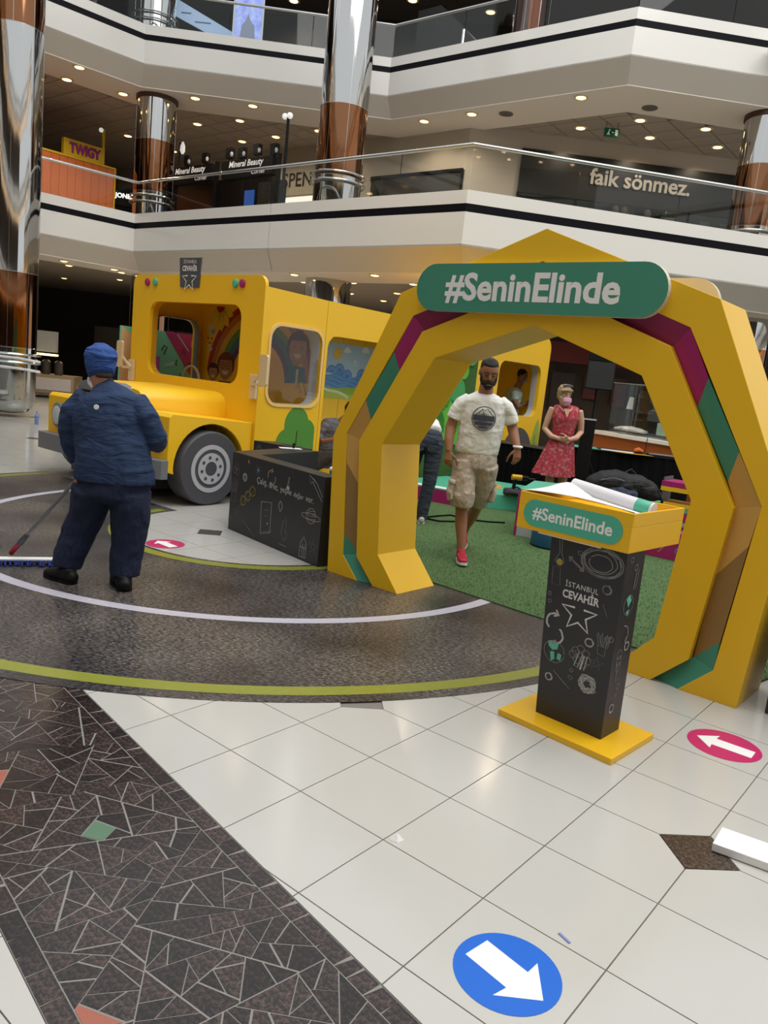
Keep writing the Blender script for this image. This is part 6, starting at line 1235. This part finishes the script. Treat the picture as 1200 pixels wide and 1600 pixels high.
q = MB(); loft(q, [(-.13, .05, .05, .06, .045), (-.03, .04, .055, .10, .05), (.08, .02, .05, .10, .045), (.16, .0, .035, .07, .03)], ref=(0, 1, 0)); o = blob('pouch', q, cloth('pouch_grey', '38383c', .3, .6, 20), t, .008, 2, wrinkle=.03, wscale=14); q = MB(); q.tube([(-.05, .02, .1), (.0, -.02, .13), (.06, .01, .1)], .01, 6); q.build('strap', BLACKF, t)
q = MB(); q.tube([(1.72, 9.68, .12), (1.73, 9.62, .03), (1.72, 9.55, .026), (1.78, 9.56, .026), (1.86, 9.62, .026)], .012, 7); tag(q.build('drill_strap', BLACKF, None, True), 'black strap hanging from the tool pouch onto the turf', 'strap')
pts = [(.45, 8.55, .022), (.62, 8.75, .022), (.78, 8.9, .022), (.95, 8.72, .022), (1.2, 8.72, .022), (1.4, 8.78, .022)]
q = MB(); q.tube(pts, .009, 7); tag(q.build('black_cable', BLACKF, None, True), 'thin black cable trailing across the turf behind the walking man', 'cable', None)
q = MB(); q.tube([(.48, 8.5, .022), (.62, 8.42, .022), (.78, 8.5, .022), (.93, 8.66, .04)], .009, 7); tag(q.build('black_cable', BLACKF, None, True), 'short loop of black cable lying on the turf near the jeans man', 'cable')
# hexagonal table with coloured top, stool, boxes, backpack
P = [(1.41, 8.12), (1.62, 7.98), (2.5, 7.98), (3.0, 8.35), (2.7, 8.95), (1.72, 9.05)]
t = thing('hexagon_table', 'knee-high hexagonal table with a teal and tan top and magenta edge behind the lectern', 'table', (2.1, 8.4, Z0)); Q = [(x - 2.1, y - 8.4) for x, y in P]
q = MB(); q.prism(Q, 0, .485); q.build('body', GREYL, t, bevel=.003); q = MB(); q.prism(Q, .485, .50); q.build('top', TEALL, t)
for poly, m in (([(1.75, 8.3), (2.05, 8.15), (2.2, 8.6), (1.9, 8.8)], TAN), ([(2.07, 8.15), (2.4, 8.12), (2.45, 8.45), (2.2, 8.55)], YELD)): q = MB(); q.prism([(x - 2.1, y - 8.4) for x, y in poly], .5001, .503); q.build('coloured_panel', m, t)
q = MB(); a, b_ = Vector((1.41 - 2.1, 8.12 - 8.4, 0)), Vector((1.62 - 2.1, 7.98 - 8.4, 0)); q.box(-.012, .012, -.012, .012, 0, .5); o = q.build('edge_strip', MAG, t); o.location = a
t = thing('round_stool', 'round blue stool on the turf beside the hexagonal table', 'stool', (1.72, 7.72, Z0)); q = MB(); q.lathe([(.20, 0), (.205, .02), (.205, .36), (.19, .38)], 40); q.build('drum', mat('stool_blue', '22597c', .5), t, True); q = MB(); q.lathe([(.19, .38), (.19, .4), (.17, .41)], 40); q.build('seat_pad', TEAL, t, True); q = MB(); q.lathe([(.208, 0), (.208, .015)], 40); q.build('foot_ring', BLACK, t, True)
t = thing('backpack', 'black backpack with blue fabric heaped on the hexagonal table', 'backpack', (2.55, 8.25, Z0 + .505))
BP = cloth('backpack_black', '08090b', .2, .3, 20, .7); BN_ = cloth('backpack_navy', '1a2440', .2, .5, 20, .7)
q = MB(); loft(q, [(-.38, 0, .11, .10, .09), (-.28, 0, .14, .15, .13), (-.12, 0, .15, .17, .15), (.02, 0, .13, .15, .13)], ref=(0, 1, 0)); blob('main_pocket', q, BP, t, .010, 3, wrinkle=.02); q = MB(); loft(q, [(-.22, -.1, .06, .1, .06), (-.08, -.13, .07, .11, .07), (.06, -.12, .06, .09, .05)], ref=(0, 1, 0)); blob('blue_fabric', q, BN_, t, .010, 3, wrinkle=.03, wscale=12)
q = MB(); loft(q, [(.02, .0, .15, .12, .12), (.14, -.01, .13, .14, .13), (.26, -.02, .1, .13, .1), (.33, -.02, .06, .09, .06)], ref=(0, 1, 0)); blob('top_flap', q, BP, t, .010, 3, wrinkle=.03, wscale=12)
q = MB(); q.tube([(-.32, -.14, .18), (-.2, -.17, .22), (-.08, -.17, .2)], .008, 6); q.build('zip', GREYD, t); q = MB(); q.tube([(.3, -.1, .14), (.38, -.08, .02), (.36, -.05, -.1)], .015, 6); q.build('strap', BP, t)
q = MB(); q.tube([(-.02, .05, .27), (.04, .05, .31), (.1, .05, .26)], .012, 6); q.build('handle', BP, t)
t = thing('magenta_box', 'magenta printed box on the turf between the lectern and the arch leg', 'box', (2.82, 7.75, Z0), -.65); q = MB(); q.box(-.3, .3, 0, .25, 0, .28); q.build('body', MAG, t, bevel=.003); D = Doodle(lambda u, v, w: (u, -w, v), .002); D.star(.1, .2, .04, 'y', .012); D.circ(.2, .1, .03, 'b', .012); D.line([(-.1, .24), (-.2, .1)], 't', .02); D.line([(0, .06), (.05, .12)], 'y', .012); D.build(t)
shelf = thing('layered_shelf', 'stacked magenta, yellow and teal boards seen beside the right arch leg', 'shelf', (3.35, 8.6, Z0), -.6)
for z0, z1, m in ((.0, .11, MAG), (.113, .15, TEALL), (.25, .36, MAG), (.363, .41, TEALL), (.413, .45, YELD), (.58, .63, YELD), (.633, .69, MAG)): q = MB(); q.box(-.3, .3, 0, .4, z0, z1); q.build('board', m, shelf)
for x in (-.29, .28): q = MB(); q.box(x, x + .012, .02, .38, 0, .73); q.build('side_support', GREYD, shelf)
t = thing('magenta_stool', 'small magenta and white faceted stool behind the backpack', 'stool', (3.02, 9.6, Z0)); q = MB(); q.prism(hexa(0, 0, .2, 10), 0, .56); q.build('body', MAG, t, bevel=.003); q = MB(); q.prism(hexa(0, 0, .21, 10), .56, .6); q.build('seat', WHT, t, bevel=.003); q = MB(); q.prism([(-.05, .3), (.06, .3), (.04, .55), (-.02, .55)], .175, .18, lambda u, v, w: (u, -w, v)); q.build('teal_facet', TEALL, t)
# black skirted tables and what lies on them
def skirted(label, x0, y0, ang, L, dp, h, cover=None):
    t = thing('skirted_table', label, 'table', (x0, y0, 0), ang); q = MB(); n = 40; vs = []
    per = [(L * i / n, .012 * math.sin(i * 1.9)) for i in range(n + 1)] + [(L + .01 * math.sin(j * 2), dp * j / 12) for j in range(1, 13)] + [(L - L * i / n, dp + .012 * math.sin(i * 1.9)) for i in range(1, n + 1)] + [(.01 * math.sin(j * 2), dp - dp * j / 12) for j in range(1, 12)]
    q.prism([(x, y) for x, y in per], .015, h - .01); q.build('skirt', BLACKF, t); q = MB(); q.box(-.01, L + .01, -.015, dp + .015, h - .01, h); q.build('top', cover or mat('table_black', '141414', .7), t); return t
skirted('long black skirted table in front of the bus rear panel', 1.45, 12.02, AR, 1.2, .5, .72)
skirted('black skirted table left of the display case behind the woman', 2.75, 12.35, -.18, 1.95, .7, .74)
q = MB(); q.box(-.30, .3, -.25, .25, 0, .004); o = q.build('teal_cloth', TEALL); o.location = (3.02, 12.62, .7405); o.rotation_euler = (0, 0, -.18); tag(o, 'small teal cloth on the black table beside the woman', 'cloth')
q = MB(); q.lathe([(.035, 0), (.045, .09), (.04, .092), (.03, .01)], 14); o = q.build('white_cup', WHT, None, True); o.location = (2.86, 12.6, .745); tag(o, 'white cup standing on the teal cloth', 'cup')
q = MB(); q.prism([(0, 0), (.55, -.02), (.62, -.14), (.2, -.1)], 0, .004); o = q.build('yellow_paper', YELD); o.location = (3.45, 12.2, .7415); tag(o, 'yellow paper sheet hanging over the black table edge', 'paper')
q = MB(); q.box(-.25, .25, -.1, .1, 0, .006); o = q.build('white_paper', PAP); o.location = (3.6, 12.4, .7415); o.rotation_euler = (0, 0, -.2); tag(o, 'white papers lying on the black table under the display case', 'paper')
t = thing('laptop', 'black laptop lying closed on the black table by the arch leg', 'laptop', (4.25, 12.22, .7415), -.2); q = MB(); q.box(-.22, .22, -.12, .12, 0, .02); q.build('base', BLACK, t, bevel=.004); q = MB(); q.box(-.2, .2, -.1, .1, .021, .034); q.build('lid', STEELM, t, bevel=.004)
q = MB(); loft(q, [(-.06, 0, .03, .04, .03), (0, .0, .05, .06, .045), (.06, 0, .03, .05, .03)], ref=(0, 1, 0)); o = blob('orange_cloth', q, mat('cloth_orange', 'c0602c', .8), None, .01, 2, wrinkle=.02); o.location = (3.95, 12.45, .742); tag(o, 'crumpled orange cloth on the black table', 'cloth')
q = MB(); q.tube([(4.1, 12.6, .75), (4.12, 12.62, 1.0)], .006, 6); o = tag(q.build('thin_rod', BLACK), 'thin black rod standing on the black table before the orange counter', 'rod')
# loudspeaker on a stand and black totem
t = thing('speaker_stand', 'black tripod stand under the loudspeaker behind the woman', 'speaker stand', (2.93, 11.6, Z0)); q = MB(); q.tube([(0, 0, .1), (0, 0, 1.62)], .02, 10); q.build('pole', BLACK, t, True); q = MB(); q.tube([(0, 0, .65), (0, 0, .72)], .035, 10); q.build('collar', BLACK, t)
for k in range(3): a = k * 2 * PI / 3 + .4; q = MB(); q.tube([(0, 0, .68), (.38 * math.cos(a), .38 * math.sin(a), .01)], .013, 8); q.build('leg', BLACK, t)
t = thing('loudspeaker', 'large black loudspeaker on a pole under the arch', 'loudspeaker', (2.93, 11.6, 1.655), -.15)
q = MB(); q.prism([(-.2, -.2), (.2, -.2), (.155, .17), (-.155, .17)], 0, .62); q.build('cabinet', BLACK, t, bevel=.012); q = MB(); q.box(-.185, .185, -.206, -.198, .02, .40); q.build('grille', mat('grille_black', '1c1c1e', .6, bump=.5, bscale=200), t); q = MB(); q.prism([(-.185, .42), (.185, .42), (.185, .6), (-.185, .6)], .198, .206, lambda u, v, w: (u, -w, v)); q.build('horn_panel', BLACK, t)
q = MB(); q.lathe([(.02, -.02), (.03, -.01), (.03, .0)], 12); q.build('pole_mount', BLACK, t)
t = thing('black_totem', 'slim black post with a pale cap standing beside the woman', 'post', (2.50, 10.05, Z0), -.2); q = MB(); q.box(-.085, .085, -.05, .05, .02, 1.24); q.build('post', BLACK, t, bevel=.004); q = MB(); q.box(-.088, .088, -.052, .052, 1.24, 1.255); q.build('cap', GREYL, t); q = MB(); q.box(-.16, .16, -.12, .12, 0, .02); q.build('foot', BLACK, t)
# display case on an orange counter
OB = mat('counter_orange', '9c5420', .45, var=.08)
t = thing('display_case', 'glass display case on an orange counter with a white top beyond the arch', 'display case', (3.88, 15.15, 0), -1.1)
q = MB(); q.box(0, 2.6, 0, .7, .0, .86); q.build('counter_body', OB, t); q = MB(); q.box(-.03, 2.63, -.05, .73, .86, .93); q.build('counter_top', WHT, t, bevel=.006)
for a in ((.35, 2.55, .02, .03), (.35, 2.55, .62, .63)): q = MB(); q.box(a[0], a[1], a[2], a[3], .93, 1.85); q.build('glass_side', GLASS, t)
q = MB(); q.box(.35, .36, .03, .62, .93, 1.85); q.build('glass_side', GLASS, t); q = MB(); q.box(.34, 2.56, .02, .64, 1.85, 1.862); q.build('glass_top', mat('case_rim', '8fa39c', .2), t); q = MB(); q.box(1.3, 1.31, .03, .62, .93, 1.85); q.build('glass_side', GLASS, t)
q = MB(); q.box(1.3, 2.5, .08, .58, 1.42, 1.43); q.build('glass_shelf', MATS['case_rim'], t)
q = MB(); q.tube([(.75, .3, 1.0), (.75, .3, 1.7)], .012, 8); p = q.build('tier_pole', STEELM, t)
for z, r in ((1.05, .16), (1.2, .13), (1.35, .12), (1.5, .10), (1.63, .09)): q = MB(); q.lathe([(.02, 0), (r, .01), (r, .02), (.02, .015)], 20, (.75, .3, z)); q.build('tier_plate', mat('tier_brown', '5f4a3a', .3), p, True)
o = thing('hanging_note', 'white paper note hanging inside the display case', 'note', (4.32, 14.45, 1.40)); q = MB(); q.add([(-.05, 0, .22), (.03, 0, .22), (.04, .01, -.0), (-.08, .01, .0)], [(0, 1, 2, 3)]); s = q.build('sheet', PAP, o); md_ = s.modifiers.new('t', 'SOLIDIFY'); md_.thickness = .003
for k, (x, y, r, c) in enumerate(((1.55, .25, .07, '6f8a4a'), (1.75, .32, .08, 'a8a05a'), (1.95, .25, .07, 'b96a3a'), (2.15, .3, .07, '7f9a5a'))):
    q = MB(); loft(q, [(x - .04, y, 1.44, r, r * .7), (x, y, 1.49, r * 1.1, r), (x + .04, y, 1.53, r * .7, r * .6)], ref=(0, 1, 0)); ob_ = blob('salad', q, mat('salad_%d' % k, c, .6, var=.5, scale=30), t, .01, 1, wrinkle=.04, wscale=22)
for x in (1.5, 1.95): q = MB(); q.box(x, x + .4, .1, .55, 1.005, 1.22); q.build('tub', mat('tub_pale', '9fc0b4', .4), t, bevel=.01)
q = MB(); loft(q, [(.45, .2, 1.02, .12, .03), (.8, .15, 1.045, .16, .05), (1.15, .2, 1.02, .1, .03)], ref=(0, 1, 0)); blob('white_cloth', q, PAP, t, .012, 2, wrinkle=.03)
# picture panels on the dim shop wall
for k, (x, z, w, h, c) in enumerate(((3.3, 1.2, .5, .8, '2a2320'), (4.0, 1.5, .35, .5, '541a16'), (4.6, 1.4, .3, .6, '4a1a16'), (2.75, 1.3, .35, .6, '332b26'), (5.2, 1.3, .4, .5, '5a4a3a'))):
    q = MB(); q.box(0, w, -.05, 0, 0, h); o = q.build('wall_picture', mat('dim_picture_%d' % k, c, .5, var=.6, scale=6)); o.location = (x, 17.14 - (x - 2.3) * .062, z); tag(o, ['dim brown framed picture on the shop wall behind the woman', 'dark red picture on the shop wall right of the loudspeaker', 'second dark red picture on the shop wall nearer the display case', 'faint narrow picture on the shop wall beside the bus rear', 'pale brown picture on the shop wall behind the display case'][k], 'picture')
# dark counter standing at the right edge behind the arch
q = MB(); q.box(0, .5, 0, .9, 0, .72); o = q.build('black_side_counter', BLK, None, bevel=.004); o.location = (2.115, 3.885, 0); o.rotation_euler = (0, 0, AR); tag(o, 'black counter end just visible behind the right foot of the arch', 'counter')
